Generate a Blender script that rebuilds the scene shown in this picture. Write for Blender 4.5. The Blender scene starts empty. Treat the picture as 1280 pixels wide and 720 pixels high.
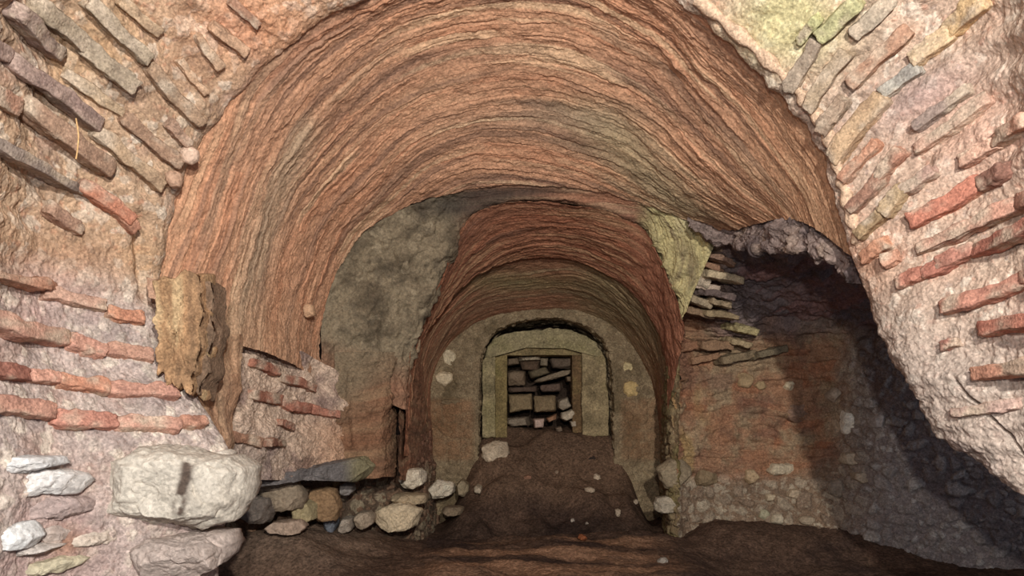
import bpy, math
import numpy as np

# ------------------------------------------------------------------ camera frame
F, CX, HY, EYE = 900.0, 640.0, 500.0, 1.25      # focal length (px), principal column, horizon row, eye height (m)
CAM = np.array([0.0, 0.0, EYE])


def W(px, py, Y):
    px, py, Y = np.broadcast_arrays(np.asarray(px, float), np.asarray(py, float), np.asarray(Y, float))
    return np.stack([(px - CX) / F * Y, Y, EYE - (py - HY) / F * Y], -1)


def dm(Y):
    return np.interp(Y, [0, 5.2, 5.75, 6.6, 7.85, 8.9], [0, 5.1, 5.4, 6.15, 7.2, 8.1])


def pix(P):
    Y = np.maximum(P[..., 1], 0.2)
    return CX + P[..., 0] * F / Y, HY + (EYE - P[..., 2]) * F / Y


def lin(r, g, b):
    c = np.array([r, g, b], float) / 255.0
    return np.where(c <= 0.04045, c / 12.92, ((c + 0.055) / 1.055) ** 2.4)


def sm(a, b, x):
    t = np.clip((np.asarray(x, float) - a) / (b - a), 0, 1)
    return t * t * (3 - 2 * t)


def mix(c1, c2, t):
    t = np.asarray(t)[..., None]
    return c1 * (1 - t) + c2 * t


# ------------------------------------------------------------------ noise
def hsh(ix, iy, iz, seed=0):
    with np.errstate(over='ignore'):
        h = (ix.astype(np.int64).astype(np.uint32) * np.uint32(374761393)
             + iy.astype(np.int64).astype(np.uint32) * np.uint32(668265263)
             + iz.astype(np.int64).astype(np.uint32) * np.uint32(2147483647 // 3)
             + np.uint32((seed * 974634777 + 12345) & 0xFFFFFFFF))
        h = (h ^ (h >> np.uint32(15))) * np.uint32(2246822519)
        h = (h ^ (h >> np.uint32(13))) * np.uint32(3266489917)
        h = h ^ (h >> np.uint32(16))
    return (h & np.uint32(0xFFFFFF)).astype(np.float64) / float(0x1000000)


def vn(P, seed=0):
    """value noise in -1..1"""
    q = np.floor(P)
    f = P - q
    f = f * f * f * (f * (f * 6 - 15) + 10)
    out = 0
    for dx in (0, 1):
        wx = f[..., 0] if dx else 1 - f[..., 0]
        for dy in (0, 1):
            wy = f[..., 1] if dy else 1 - f[..., 1]
            for dz in (0, 1):
                wz = f[..., 2] if dz else 1 - f[..., 2]
                out = out + wx * wy * wz * hsh(q[..., 0] + dx, q[..., 1] + dy, q[..., 2] + dz, seed)
    return out * 2 - 1


ROT = np.array([[0.8, 0.6, 0], [-0.48, 0.64, 0.6], [0.36, -0.48, 0.8]])


def fbm(P, octv=4, seed=0, gain=0.5):
    s, a, n = 0, 1.0, 0
    P = np.asarray(P, float)
    for o in range(octv):
        s = s + a * vn(P, seed + o * 17)
        n += a
        a *= gain
        P = (P @ ROT) * 2.03 + 3.7
    return s / n * 1.5


def worley(P, seed=0):
    """F1, F2 and a random number of the nearest cell"""
    q = np.floor(P)
    f1 = np.full(P.shape[:-1], 9.0)
    f2 = np.full(P.shape[:-1], 9.0)
    cid = np.zeros(P.shape[:-1])
    for dx in (-1, 0, 1):
        for dy in (-1, 0, 1):
            for dz in (-1, 0, 1):
                cx, cy, cz = q[..., 0] + dx, q[..., 1] + dy, q[..., 2] + dz
                jx, jy, jz = hsh(cx, cy, cz, seed + 1), hsh(cx, cy, cz, seed + 2), hsh(cx, cy, cz, seed + 3)
                d = np.sqrt((cx + jx - P[..., 0]) ** 2 + (cy + jy - P[..., 1]) ** 2 + (cz + jz - P[..., 2]) ** 2)
                near = d < f1
                f2 = np.where(near, f1, np.minimum(f2, d))
                cid = np.where(near, jx * 0.7 + jz * 0.3, cid)
                f1 = np.where(near, d, f1)
    return f1, f2, cid


# ------------------------------------------------------------------ materials
def make_mat(name, rough=0.9, bump=0.35, scale=55.0, vary=0.35, spec=0.25):
    """albedo from the mesh's own per-vertex mineral colour, broken up by procedural grain and pores"""
    m = bpy.data.materials.new(name)
    m.use_nodes = True
    nt = m.node_tree
    nt.nodes.clear()
    N = nt.nodes.new
    L = nt.links.new
    out = N('ShaderNodeOutputMaterial')
    bs = N('ShaderNodeBsdfPrincipled')
    bs.inputs['Roughness'].default_value = rough
    bs.inputs['Specular IOR Level'].default_value = spec
    at = N('ShaderNodeAttribute')
    at.attribute_name = 'Col'
    geo = N('ShaderNodeNewGeometry')
    n1 = N('ShaderNodeTexNoise')
    n1.inputs['Scale'].default_value = scale
    n1.inputs['Detail'].default_value = 5
    n1.inputs['Roughness'].default_value = 0.65
    n2 = N('ShaderNodeTexNoise')
    n2.inputs['Scale'].default_value = scale * 0.22
    n2.inputs['Detail'].default_value = 4
    vo = N('ShaderNodeTexVoronoi')
    vo.inputs['Scale'].default_value = scale * 1.1
    for n in (n1, n2, vo):
        L(geo.outputs['Position'], n.inputs['Vector'])
    mr = N('ShaderNodeMapRange')
    mr.inputs['From Min'].default_value = 0.3
    mr.inputs['From Max'].default_value = 0.7
    mr.inputs['To Min'].default_value = 1 - vary
    mr.inputs['To Max'].default_value = 1 + vary
    L(n1.outputs['Fac'], mr.inputs['Value'])
    mr2 = N('ShaderNodeMapRange')
    mr2.inputs['From Min'].default_value = 0.3
    mr2.inputs['From Max'].default_value = 0.7
    mr2.inputs['To Min'].default_value = 1 - vary * 0.5
    mr2.inputs['To Max'].default_value = 1 + vary * 0.5
    L(n2.outputs['Fac'], mr2.inputs['Value'])
    mu = N('ShaderNodeMath')
    mu.operation = 'MULTIPLY'
    L(mr.outputs[0], mu.inputs[0])
    L(mr2.outputs[0], mu.inputs[1])
    sp = N('ShaderNodeTexVoronoi')
    sp.inputs['Scale'].default_value = scale * 1.9
    L(geo.outputs['Position'], sp.inputs['Vector'])
    sx = N('ShaderNodeSeparateColor')
    L(sp.outputs['Color'], sx.inputs[0])
    mr3 = N('ShaderNodeMapRange')
    mr3.inputs['To Min'].default_value = 1 - vary * 0.8
    mr3.inputs['To Max'].default_value = 1 + vary * 0.8
    L(sx.outputs[0], mr3.inputs['Value'])
    mu2 = N('ShaderNodeMath')
    mu2.operation = 'MULTIPLY'
    L(mu.outputs[0], mu2.inputs[0])
    L(mr3.outputs[0], mu2.inputs[1])
    mu = mu2
    vm = N('ShaderNodeVectorMath')
    vm.operation = 'SCALE'
    L(at.outputs['Color'], vm.inputs[0])
    L(mu.outputs[0], vm.inputs['Scale'])
    L(vm.outputs[0], bs.inputs['Base Color'])
    ad = N('ShaderNodeMath')
    ad.operation = 'MULTIPLY_ADD'
    L(vo.outputs['Distance'], ad.inputs[0])
    ad.inputs[1].default_value = -0.35
    L(n1.outputs['Fac'], ad.inputs[2])
    bp = N('ShaderNodeBump')
    bp.inputs['Strength'].default_value = bump
    bp.inputs['Distance'].default_value = 0.012
    L(ad.outputs[0], bp.inputs['Height'])
    L(bp.outputs[0], bs.inputs['Normal'])
    L(bs.outputs[0], out.inputs[0])
    return m


M_MORTAR = make_mat('weathered_mortar', 0.92, 0.6, 60, 0.30)
M_BRICK = make_mat('old_brick', 0.9, 0.5, 70, 0.28)
M_VAULT = make_mat('vault_brick', 0.9, 0.55, 55, 0.24)
M_STONE = make_mat('limestone', 0.85, 0.45, 45, 0.22)
M_EARTH = make_mat('damp_earth', 0.97, 0.8, 40, 0.40, 0.1)
M_DIM = make_mat('mossy_plaster', 0.93, 0.5, 45, 0.30)

# how far the mineral colours keep their saturation
SAT = {'vault_brick': 0.66, 'old_brick': 0.72, 'weathered_mortar': 0.80, 'limestone': 0.92, 'damp_earth': 0.9, 'mossy_plaster': 0.85}

HUE = {'vault_brick': np.array([1.14, 1.09, 0.88]), 'old_brick': np.array([1.0, 1.02, 0.90]), 'weathered_mortar': np.array([1.02, 1.0, 0.93])}

# ------------------------------------------------------------------ mesh building
COL = bpy.context.scene.collection


def mesh_obj(name, V, Q, C, mat, parent=None, smooth=True):
    me = bpy.data.meshes.new(name)
    V = np.asarray(V, np.float32)
    Q = np.asarray(Q, np.int32)
    k = Q.shape[1]
    me.vertices.add(len(V))
    me.vertices.foreach_set('co', V.ravel())
    me.loops.add(Q.size)
    me.loops.foreach_set('vertex_index', Q.ravel())
    me.polygons.add(len(Q))
    me.polygons.foreach_set('loop_start', np.arange(0, Q.size, k, dtype=np.int32))
    me.polygons.foreach_set('loop_total', np.full(len(Q), k, np.int32))
    me.polygons.foreach_set('use_smooth', np.full(len(Q), smooth, bool))
    me.update(calc_edges=True)
    me.validate()
    ca = me.color_attributes.new('Col', 'FLOAT_COLOR', 'POINT')
    C = np.asarray(C, float)
    lum = (C @ np.array([0.3, 0.55, 0.15]))[:, None]
    C = np.clip(lum + (C - lum) * SAT.get(mat.name, 0.78), 0.004, 0.9) * HUE.get(mat.name, 1.0)
    ca.data.foreach_set('color', np.concatenate([C, np.ones((len(C), 1))], 1).astype(np.float32).ravel())
    me.materials.append(mat)
    o = bpy.data.objects.new(name, me)
    COL.objects.link(o)
    if parent is not None:
        o.parent = parent
        o.matrix_parent_inverse = parent.matrix_world.inverted()
    return o


def quads(n, m, wrap=False):
    i = np.arange(n * m).reshape(n, m)
    if wrap:
        i = np.concatenate([i, i[:, :1]], 1)
    return np.stack([i[:-1, :-1], i[:-1, 1:], i[1:, 1:], i[1:, :-1]], -1).reshape(-1, 4)


def structure(o):
    o['kind'] = 'structure'
    return o


def thing(o, label, cat, group=None):
    o['label'] = label
    o['category'] = cat
    o['kind'] = 'thing'
    if group:
        o['group'] = group
    return o


def crom(K, per=24):
    """Catmull-Rom through K along axis 0 at `per` samples per segment"""
    K = np.asarray(K, float)
    if len(K) == 2:
        t = np.linspace(0, 1, per + 1).reshape((-1,) + (1,) * (K.ndim - 1))
        return K[0] * (1 - t) + K[1] * t
    A = np.concatenate([[2 * K[0] - K[1]], K, [2 * K[-1] - K[-2]]])
    out = []
    for i in range(1, len(A) - 2):
        t = np.linspace(0, 1, per, endpoint=False).reshape((-1,) + (1,) * (K.ndim - 1))
        p0, p1, p2, p3 = A[i - 1], A[i], A[i + 1], A[i + 2]
        out.append(0.5 * (2 * p1 + (p2 - p0) * t + (2 * p0 - 5 * p1 + 4 * p2 - p3) * t ** 2 + (3 * p1 - p0 - 3 * p2 + p3) * t ** 3))
    out.append(A[-2][None])
    return np.concatenate(out)


def resample(G, n):
    """uniform arc-length (mean over axis 1) resample of axis 0"""
    d = np.linalg.norm(np.diff(G, axis=0), axis=-1)
    d = d.reshape(len(d), -1).mean(1)
    s = np.concatenate([[0], np.cumsum(d)])
    t = np.linspace(0, s[-1], n)
    i = np.clip(np.searchsorted(s, t) - 1, 0, len(s) - 2)
    f = ((t - s[i]) / np.maximum(s[i + 1] - s[i], 1e-9)).reshape((-1,) + (1,) * (G.ndim - 1))
    return G[i] * (1 - f) + G[i + 1] * f, s[-1]


class Surf:
    """smooth surface lofted through rings of world points: axis 0 across the rings, axis 1 along each ring"""

    def __init__(self, rings, n_across, n_along, linear=False):
        K = np.stack(rings)                                  # rings, keys, 3
        G = crom(np.swapaxes(K, 0, 1), 24)                   # along the keys
        G, self.L_along = resample(G, n_along)
        G = np.swapaxes(G, 0, 1)
        if linear:
            G = np.concatenate([crom(G[i:i + 2], 24)[:-1] for i in range(len(G) - 1)] + [G[-1:]])
        else:
            G = crom(G, 24)
        G, self.L_across = resample(G, n_across)
        self.P = G
        du = np.gradient(G, axis=0)
        dv = np.gradient(G, axis=1)
        N = np.cross(du, dv)
        N /= np.maximum(np.linalg.norm(N, axis=-1, keepdims=True), 1e-9)
        s = np.sign(np.median(np.sum(N * (CAM - G), -1)))
        self.N = N * s
        self.a = np.concatenate([np.zeros((G.shape[0], 1)), np.cumsum(np.linalg.norm(np.diff(G, axis=1), axis=-1), 1)], 1)
        self.d = np.concatenate([np.zeros((1, G.shape[1])), np.cumsum(np.linalg.norm(np.diff(G, axis=0), axis=-1), 0)], 0)
        self.px, self.py = pix(G)
        self.u = np.linspace(0, 1, G.shape[0])[:, None] * np.ones((1, G.shape[1]))
        self.v = np.ones((G.shape[0], 1)) * np.linspace(0, 1, G.shape[1])[None]

    def displace(self, h):
        self.Q = self.P + self.N * h[..., None]
        return self.Q

    def at(self, x, y):
        """(index, point, normal) of the vertex that stands nearest to a sight line"""
        front = np.sum(self.N * (CAM - self.P), -1) > 0
        k = np.argmin((self.px - x) ** 2 + (self.py - y) ** 2 + np.where(front, 0, 400))
        i, j = np.unravel_index(k, self.px.shape)
        return (i, j), self.Q[i, j], self.N[i, j]

    def obj(self, name, C, mat, parent=None):
        n, m = self.Q.shape[:2]
        return mesh_obj(name, self.Q.reshape(-1, 3), quads(n, m), C.reshape(-1, 3), mat, parent)


def ring(keys, Y):
    k = np.array(keys, float)
    return W(k[:, 0], k[:, 1], np.asarray(Y, float))


# ------------------------------------------------------------------ relief and mineral colour recipes
def grains(P, size, seed=0):
    f1, f2, cid = worley(P / size, seed)
    return np.clip(1 - f1 * 1.5, 0, 1), cid


def mortar_relief(P, seed=0, amp=1.0):
    g, cid = grains(P, 0.045, seed)
    g2, cid2 = grains(P, 0.018, seed + 9)
    h = fbm(P * 2.2, 3, seed) * 0.026 + fbm(P * 8, 5, seed + 3, 0.62) * 0.017 + g * 0.010 * (cid > 0.55) + g2 * 0.006 * (cid2 > 0.3)
    return h * amp, cid, cid2


def vault_relief(P, a, d, seed=0, spacing=0.06, amp=1.0):
    """thin bricks on edge: short overlapping flakes along the rings, each with its own height, slant and ends"""
    w = d + 0.16 * fbm(P * 0.8, 2, seed) + 0.012 * fbm(P * 2.6, 2, seed + 5)
    h = 0
    masks = []
    for i, (sp, ln, am, tl) in enumerate(((spacing, 0.55, 0.0085, 0.7), (spacing * 1.9, 1.05, 0.012, 0.45), (spacing * 0.55, 0.30, 0.0045, 0.9), (spacing * 0.8, 0.7, 0.007, 0.8))):
        k0 = np.floor(w / sp + i * 0.37)
        t = (a + ln * 7 * hsh(k0, k0 * 0, k0 * 0, seed + 50 + i)) / ln
        j0 = np.floor(t)
        tilt = (hsh(k0 * 0 + i, j0, j0 * 0, seed + 60 + i) - 0.5) * 2 * tl
        u = w / sp + i * 0.37 + tilt * (t - j0 - 0.5)
        k = np.floor(u)
        f = u - k
        t = (a + ln * 7 * hsh(k, k * 0, k * 0, seed + 50 + i)) / ln
        j = np.floor(t)
        s = t - j
        lv = hsh(k, j, k * 0, seed + 70 + i)
        win = sm(0, 0.22, s) * sm(1, 0.78, s)
        up = hsh(k, j, k * 0 + 1, seed + 80 + i) > 0.45
        saw = np.where(up, f ** 1.5, (1 - f) ** 1.5) * sm(0, 0.14, f) * sm(1, 0.86, f)
        h = h + am * win * (0.25 + lv) * saw * (lv > 0.25)
        masks.append((k, f, win * lv, j))
    h = h * amp * 0.85 + fbm(P * 1.4, 3, seed + 8) * 0.028 + fbm(P * 13, 5, seed + 12, 0.62) * 0.010 * amp
    return h, w, masks


def vault_colour(P, a, w, masks, seed, pal, streak=1.0):
    c = np.zeros(P.shape) + pal[0]
    k, f, s, j = masks[0]
    r = hsh(k, j, k * 0, seed + 3)
    t1 = fbm(np.stack([a * 1.1, w * 9, w * 0], -1), 4, seed + 21)
    t2 = fbm(np.stack([a * 0.7, w * 22, w * 0 + 5], -1), 3, seed + 22)
    t3 = fbm(P * 1.1, 3, seed + 23)
    k3, f3, s3, j3 = masks[3]
    c = mix(c, pal[1], sm(0.45, 1.0, r) * 0.55)
    c = mix(c, pal[3], (hsh(k3, j3, k3 * 0, seed + 4) > 0.80) * s3 * 0.7)
    c = mix(c, pal[4], (hsh(k3, j3, k3 * 0, seed + 5) > 0.86) * s3 * 0.6)
    c = mix(c, pal[2], sm(0.05, 0.7, t1) * 0.65 * streak)
    c = mix(c, pal[3], sm(0.25, 0.9, t2 + 0.4 * t3) * 0.75 * streak)
    c = mix(c, pal[4], sm(0.3, 0.95, -t2 - 0.3 * t3) * 0.6 * streak)
    return c


# ------------------------------------------------------------------ loose solids
def cube_sphere(n):
    key, V, Q = {}, [], []

    def vid(p):
        q = tuple(np.round(p, 6))
        if q not in key:
            key[q] = len(V)
            V.append(p)
        return key[q]
    L = np.linspace(-1, 1, n + 1)
    for ax in range(3):
        for s in (-1, 1):
            for i in range(n):
                for j in range(n):
                    f = []
                    for (x, y) in ((L[i], L[j]), (L[i + 1], L[j]), (L[i + 1], L[j + 1]), (L[i], L[j + 1])):
                        p = [0, 0, 0]
                        p[ax] = s
                        p[(ax + 1) % 3] = x
                        p[(ax + 2) % 3] = y
                        f.append(vid(np.array(p, float)))
                    Q.append(f if s > 0 else f[::-1])
    return np.array(V), np.array(Q)


CS12 = cube_sphere(18)
CS20 = cube_sphere(20)
CS8 = cube_sphere(8)


def rounded(V, p):
    n = (np.abs(V) ** p).sum(-1) ** (1 / p)
    return V / n[:, None]


def brick_solid(p0, p1, nrm, wid, thick, seed, sink=0.45, rough=1.0):
    """one eroded brick: its long axis from p0 to p1, `thick` along the wall normal"""
    V0, Q = CS12
    ax = p1 - p0
    Ln = np.linalg.norm(ax)
    ax = ax / Ln
    nrm = nrm - ax * np.dot(nrm, ax)
    nrm /= np.linalg.norm(nrm)
    bi = np.cross(nrm, ax)
    B = rounded(V0, 14.0)
    loc = B * np.array([Ln / 2, wid / 2, thick / 2])
    P = (p0 + p1) / 2 + nrm * thick * (0.5 - sink) + loc[:, :1] * ax + loc[:, 1:2] * bi + loc[:, 2:] * nrm
    nd = B / np.linalg.norm(B, axis=1, keepdims=True)
    nw = nd[:, :1] * ax + nd[:, 1:2] * bi + nd[:, 2:] * nrm
    P = P + nw * (fbm(P * 9, 3, seed)[:, None] * 0.011 + fbm(P * 34, 4, seed + 4, 0.6)[:, None] * 0.008) * rough
    P = P + bi * (fbm(np.stack([loc[:, 0] * 6, loc[:, 0] * 0 + seed, loc[:, 0] * 0], -1), 3, seed + 7)[:, None] * wid * 0.20)
    return P, Q


PARTS = []


def course(surf, parent, pieces, name='brick_course'):
    """a run of bricks embedded in the wall: pieces = (x0, y0, x1, y1, width_px, rgb, proud)"""
    VV, QQ, CC, off = [], [], [], 0
    for (x0, y0, x1, y1, wpx, rgb, proud) in pieces:
        Lp = math.hypot(x1 - x0, y1 - y0)
        nb = max(1, int(round(Lp / 105.0)))
        for b in range(nb):
            sd = int(abs(x0 * 7 + y0 * 13 + b * 31)) % 997
            g = 0.7 / Lp
            ta, tb = b / nb + (g if b else 0), (b + 1) / nb - (g if b < nb - 1 else 0)
            _, A, n0 = surf.at(x0 + (x1 - x0) * ta, y0 + (y1 - y0) * ta)
            _, B, n1 = surf.at(x0 + (x1 - x0) * tb, y0 + (y1 - y0) * tb)
            n = (n0 + n1) / 2
            Ym = (A[1] + B[1]) / 2
            P, Q = brick_solid(A, B, n, wpx * Ym / F * 1.08, 0.085, sd, sink=0.5 - (proud * 0.74 - 0.004 + 0.010 * (hsh(np.array([sd]), np.array([b]), np.array([8]))[0] - 0.5)) / 0.085 + 0.12)
            col = lin(*rgb) * (0.9 + 0.25 * hsh(np.array([sd]), np.array([b]), np.array([3]))[0])
            t = fbm(P * 11, 4, sd + 2)
            C = mix(np.zeros(P.shape) + col, lin(196, 170, 154), 0.16 + sm(-0.15, 0.7, t) * 0.70)
            C = mix(C, col * np.array([0.55, 0.5, 0.55]), sm(0.25, 0.9, -t) * 0.5)
            VV.append(P)
            QQ.append(Q + off)
            CC.append(C)
            off += len(P)
    o = mesh_obj(name, np.concatenate(VV), np.concatenate(QQ), np.concatenate(CC), M_BRICK, parent)
    return o


def stone(poly, Y, thick, rgb, seed, rough=1.0, facet=0.5, sq=0.45, vary=0.25, name='stone', mat=None, tilt=0.0, tint=None, parent=None, fade=None, yaw=0.0):
    """a rough stone whose outline is `poly` (px at depth Y), `thick` metres from front to back; its front face at Y"""
    rs = np.random.RandomState(seed)
    poly = np.array(poly, float)
    c = poly.mean(0)
    ang = np.arctan2(poly[:, 1] - c[1], poly[:, 0] - c[0])
    o = np.argsort(ang)
    ang, pr = ang[o], poly[o] - c
    nt, nf = (150, 80) if np.ptp(poly[:, 0]) > 90 else ((72, 36) if np.ptp(poly[:, 0]) > 30 else (40, 20))
    th = np.linspace(-np.pi, np.pi, nt, endpoint=False)
    # polygon radius by ray / edge intersection
    R = np.zeros(nt)
    pts = np.concatenate([pr, pr[:1]])
    for i, t in enumerate(th):
        dx, dy = math.cos(t), math.sin(t)
        best = 0
        for j in range(len(pr)):
            (x1, y1), (x2, y2) = pts[j], pts[j + 1]
            den = dx * (y2 - y1) - dy * (x2 - x1)
            if abs(den) < 1e-9:
                continue
            s = (x1 * (y2 - y1) - y1 * (x2 - x1)) / den
            q = (x1 * dy - y1 * dx) / den
            if s > 0 and -0.001 <= q <= 1.001:
                best = max(best, s)
        R[i] = best
    e = 2.0 / sq
    rho = np.concatenate([np.linspace(0.004, 0.86, int(nf * 0.7)), np.linspace(0.88, 1, int(nf * 0.3)), np.linspace(0.97, 0.01, 7)])
    nb_ = len(rho) - 7
    sp = -np.clip(1 - rho ** e, 0, 1) ** (1 / 2.2)
    sp[nb_:] = np.clip(1 - rho[nb_:] ** e, 0, 1) ** (1 / 2.2)
    cp = rho
    nf = len(rho)
    k = Y / F
    X = cp[:, None] * (R * np.cos(th))[None] * k
    Z = -cp[:, None] * (R * np.sin(th))[None] * k
    D = (sp * thick / 2)[:, None] * np.ones((1, nt))
    ctr = W(c[0], c[1], Y) + np.array([0, thick / 2, 0])
    L = np.stack([X, D, Z], -1)
    for _ in range(int(9 * facet)):                       # broken facets
        n = rs.normal(size=3) * np.array([1, 1.3, 1])
        n[1] = -abs(n[1])
        n /= np.linalg.norm(n)
        pj = L @ n
        lim = pj.max() * rs.uniform(0.78, 0.96)
        L = L - np.maximum(0, pj - lim)[..., None] * n
    L[..., 1] += tilt * L[..., 2]
    L[..., 1] += yaw * L[..., 0]
    P = L + ctr
    sz = max(np.ptp(X), np.ptp(Z))
    nd = L / np.maximum(np.linalg.norm(L, axis=-1, keepdims=True), 1e-6)
    P = P + nd * ((fbm(P * (2.2 / sz), 3, seed) * 0.055 * sz + fbm(P * (8 / sz), 5, seed + 3, 0.65) * 0.030 * sz - np.clip(0.14 - np.abs(fbm(P * (3.4 / sz), 3, seed + 8)), 0, 1) * 0.18 * sz) * rough)[..., None]
    col = lin(*rgb)
    t = fbm(P * (3.0 / sz), 4, seed + 5)
    C = mix(np.zeros(P.shape) + col, col * np.array([0.55, 0.5, 0.46]), sm(0.1, 0.9, t) * vary * 2)
    C = mix(C, np.minimum(col * 1.3, 0.85), sm(0.2, 0.9, -t) * vary)
    if tint is not None:
        C = tint(P, C)
    V = P.reshape(-1, 3)
    return mesh_obj(name, V, quads(nf, nt, True), C.reshape(-1, 3), mat or M_STONE, parent)


def blob(x, y, w, h, seed, n=None):
    """a random stone outline of w x h px round (x, y)"""
    rs = np.random.RandomState(seed)
    n = n or rs.randint(6, 9)
    a = (np.arange(n) + rs.uniform(-0.28, 0.28, n)) * 2 * np.pi / n + rs.uniform(0, 6)
    e = (np.abs(np.cos(a)) ** 3 + np.abs(np.sin(a)) ** 3) ** (-1 / 3.0) * rs.uniform(0.86, 1.06, n)
    return np.stack([x + np.cos(a) * e * w / 2, y + np.sin(a) * e * h / 2], -1)


# ================================================================== THE NEAR WALLS
EL = [(255, 790), (262, 690), (275, 610), (268, 555), (238, 505), (198, 430), (186, 350), (200, 275), (228, 190), (298, 92), (400, 8), (520, -42), (645, -58)]
OL = [(-110, 800), (-110, 690), (-110, 600), (-110, 540), (-110, 470), (-110, 390), (-110, 300), (-110, 200), (-110, 90), (-110, -60), (60, -160), (330, -190), (645, -200)]
EY = np.array([3.25, 3.28, 3.3, 3.32, 3.35, 3.38, 3.4, 3.4, 3.4, 3.4, 3.4, 3.4, 3.4])
OY = np.array([2.35, 2.35, 2.35, 2.35, 2.35, 2.35, 2.35, 2.35, 2.3, 2.2, 2.5, 2.8, 2.9])
el, ol = np.array(EL, float), np.array(OL, float)
e3, o3 = ring(EL, EY), ring(OL, OY)
back = e3 + np.array([0, 0.16, 0])
back[:, 0] += -0.05
back[:, 2] += 0.05 * sm(500, 300, el[:, 1])
mid = ring(el * 0.5 + ol * 0.5, EY * 0.5 + OY * 0.5 + 0.06)
o4 = o3 + np.array([-0.75, -0.55, 0.0])
SL = Surf([back, e3 + np.array([0, 0.02, 0]), mid, o3, o4], 560, 640)
h, cid, cid2 = mortar_relief(SL.P, 3, 1.0)
px, py = SL.px, SL.py
P = SL.P
# long hollows where courses have weathered back (upper left), beds of mortar below
dirx = (px * 0.62 + py * -0.78)
h = h + 0.012 * np.sin(dirx / 7.0 + 3 * fbm(P * 2, 2, 4)) * sm(330, 250, py) * sm(420, 250, px)
gut = np.exp(-((px - 176 - 6 * fbm(P * 5, 2, 6)) / 9.0) ** 2) * sm(255, 290, py) * sm(385, 355, py)      # cleft beside the plaster
h = h - 0.06 * gut
ledge = sm(0.0, 1.0, fbm(np.stack([P[..., 0] * 1.6, P[..., 1] * 0.5, P[..., 2] * 6], -1), 3, 15))
h = h + 0.02 * ledge
up = sm(395, 300, py + 30 * fbm(P * 3, 3, 31))
C = mix(np.zeros(P.shape) + lin(184, 166, 162), lin(190, 156, 126), up)
n = fbm(P * 4, 4, 41)
n2 = fbm(P * 1.7, 3, 42)
C = mix(C, lin(168, 134, 124), sm(0.1, 0.8, n) * 0.6)
C = mix(C, lin(224, 212, 198), sm(0.52, 0.85, cid) * 0.6)
C = mix(C, lin(190, 122, 92), sm(0.75, 0.95, cid2) * (0.15 + 0.35 * up))
C = mix(C, lin(150, 134, 134), sm(0.1, 0.7, fbm(P * np.array([5, 5, 12]), 4, 44)) * 0.55 * (1 - up))
C = mix(C, lin(140, 108, 86), sm(0.2, 0.7, fbm(P * 7, 4, 45)) * 0.45 * up)
C = mix(C, lin(150, 120, 112), sm(0.15, 0.05, cid2) * 0.5)
C = mix(C, lin(174, 140, 140), sm(0.1, 0.8, n2) * 0.6 * (1 - up))
C = mix(C, lin(192, 150, 100), sm(0.2, 0.8, -n2) * 0.5 * up)
orange = np.exp(-(((px - 320) / 90) ** 2 + ((py - 30) / 60) ** 2))
C = mix(C, lin(216, 148, 104), np.clip(orange, 0, 1) * 0.7)
brown = np.exp(-(((px - 80) / 95) ** 2 + ((py - 320) / 38) ** 2))
C = mix(C, lin(172, 126, 92), np.clip(brown, 0, 1) * 0.55)
rust = np.exp(-(((px - 80) / 28) ** 2 + ((py - 678) / 22) ** 2))
C = mix(C, lin(150, 100, 66), np.clip(rust, 0, 1) * 0.7)
gg, gc_ = grains(P, 0.03, 77)
h = h + np.clip(orange, 0, 1) * gg * 0.016
edge = sm(0.015, 0.11, SL.u) * 0.75 + 0.25
SL.displace(h * edge)
wall_left = structure(SL.obj('wall_left', C, M_MORTAR))

GT, PB, TB, DB = (172, 148, 128), (160, 126, 124), (178, 138, 108), (150, 108, 88)
for pcs in (
    [(0, 8, 66, 66, 19, PB, .045)],
    [(34, 0, 162, 106, 20, GT, .05)],
    [(98, -4, 181, 72, 18, GT, .05)],
    [(-70, 15, 0, 68, 18, PB, .04), (2, 68, 113, 152, 18, PB, .05)],
    [(-60, 92, 12, 132, 24, (192, 128, 104), .04), (17, 130, 131, 212, 19, (176, 128, 104), .05)],
    [(78, 88, 154, 142, 14, (190, 154, 122), .03), (150, 142, 218, 204, 16, (168, 120, 94), .05)],
    [(180, 82, 246, 156, 15, (170, 128, 100), .045)],
    [(112, 163, 201, 231, 16, (178, 140, 108), .045)],
    [(145, -4, 199, 42, 14, (188, 150, 118), .035)],
    [(93, 229, 158, 277, 15, (184, 96, 62), .055)],
    [(225, 75, 258, 118, 10, (190, 142, 110), .03)],
    [(247, 44, 273, 83, 10, (186, 138, 106), .03)],
    [(264, 30, 306, 63, 11, (190, 138, 106), .03)],
    [(284, -2, 320, 31, 11, (176, 112, 84), .035)],
    [(47, 257, 96, 288, 16, (160, 112, 92), .04)],
    [(-40, 170, 92, 236, 11, (152, 130, 128), .035)],
    [(205, 150, 228, 178, 13, (178, 130, 110), .035)],
    [(140, 262, 165, 290, 14, (176, 104, 76), .05)],
):
    course(SL, wall_left, pcs)
PK, OR = (200, 130, 114), (212, 128, 92)
for pcs in (
    [(-40, 340, 62, 358, 11, (190, 122, 96), .02)],
    [(50, 368, 128, 384, 14, (206, 150, 134), .02), (130, 390, 176, 400, 15, OR, .02)],
    [(-40, 396, 80, 424, 19, PK, .025), (83, 428, 132, 440, 18, PK, .025), (134, 436, 189, 446, 17, (206, 138, 118), .025)],
    [(-40, 458, 28, 468, 18, (168, 84, 70), .03), (31, 470, 67, 475, 15, PK, .025), (70, 477, 131, 482, 16, (206, 122, 90), .028), (135, 488, 220, 493, 16, PK, .025)],
    [(-40, 505, 53, 520, 18, PK, .03), (57, 522, 140, 530, 17, (190, 108, 92), .03), (141, 530, 222, 535, 15, PK, .028), (222, 532, 256, 530, 14, (204, 128, 104), .025)],
):
    course(SL, wall_left, pcs)

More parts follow.
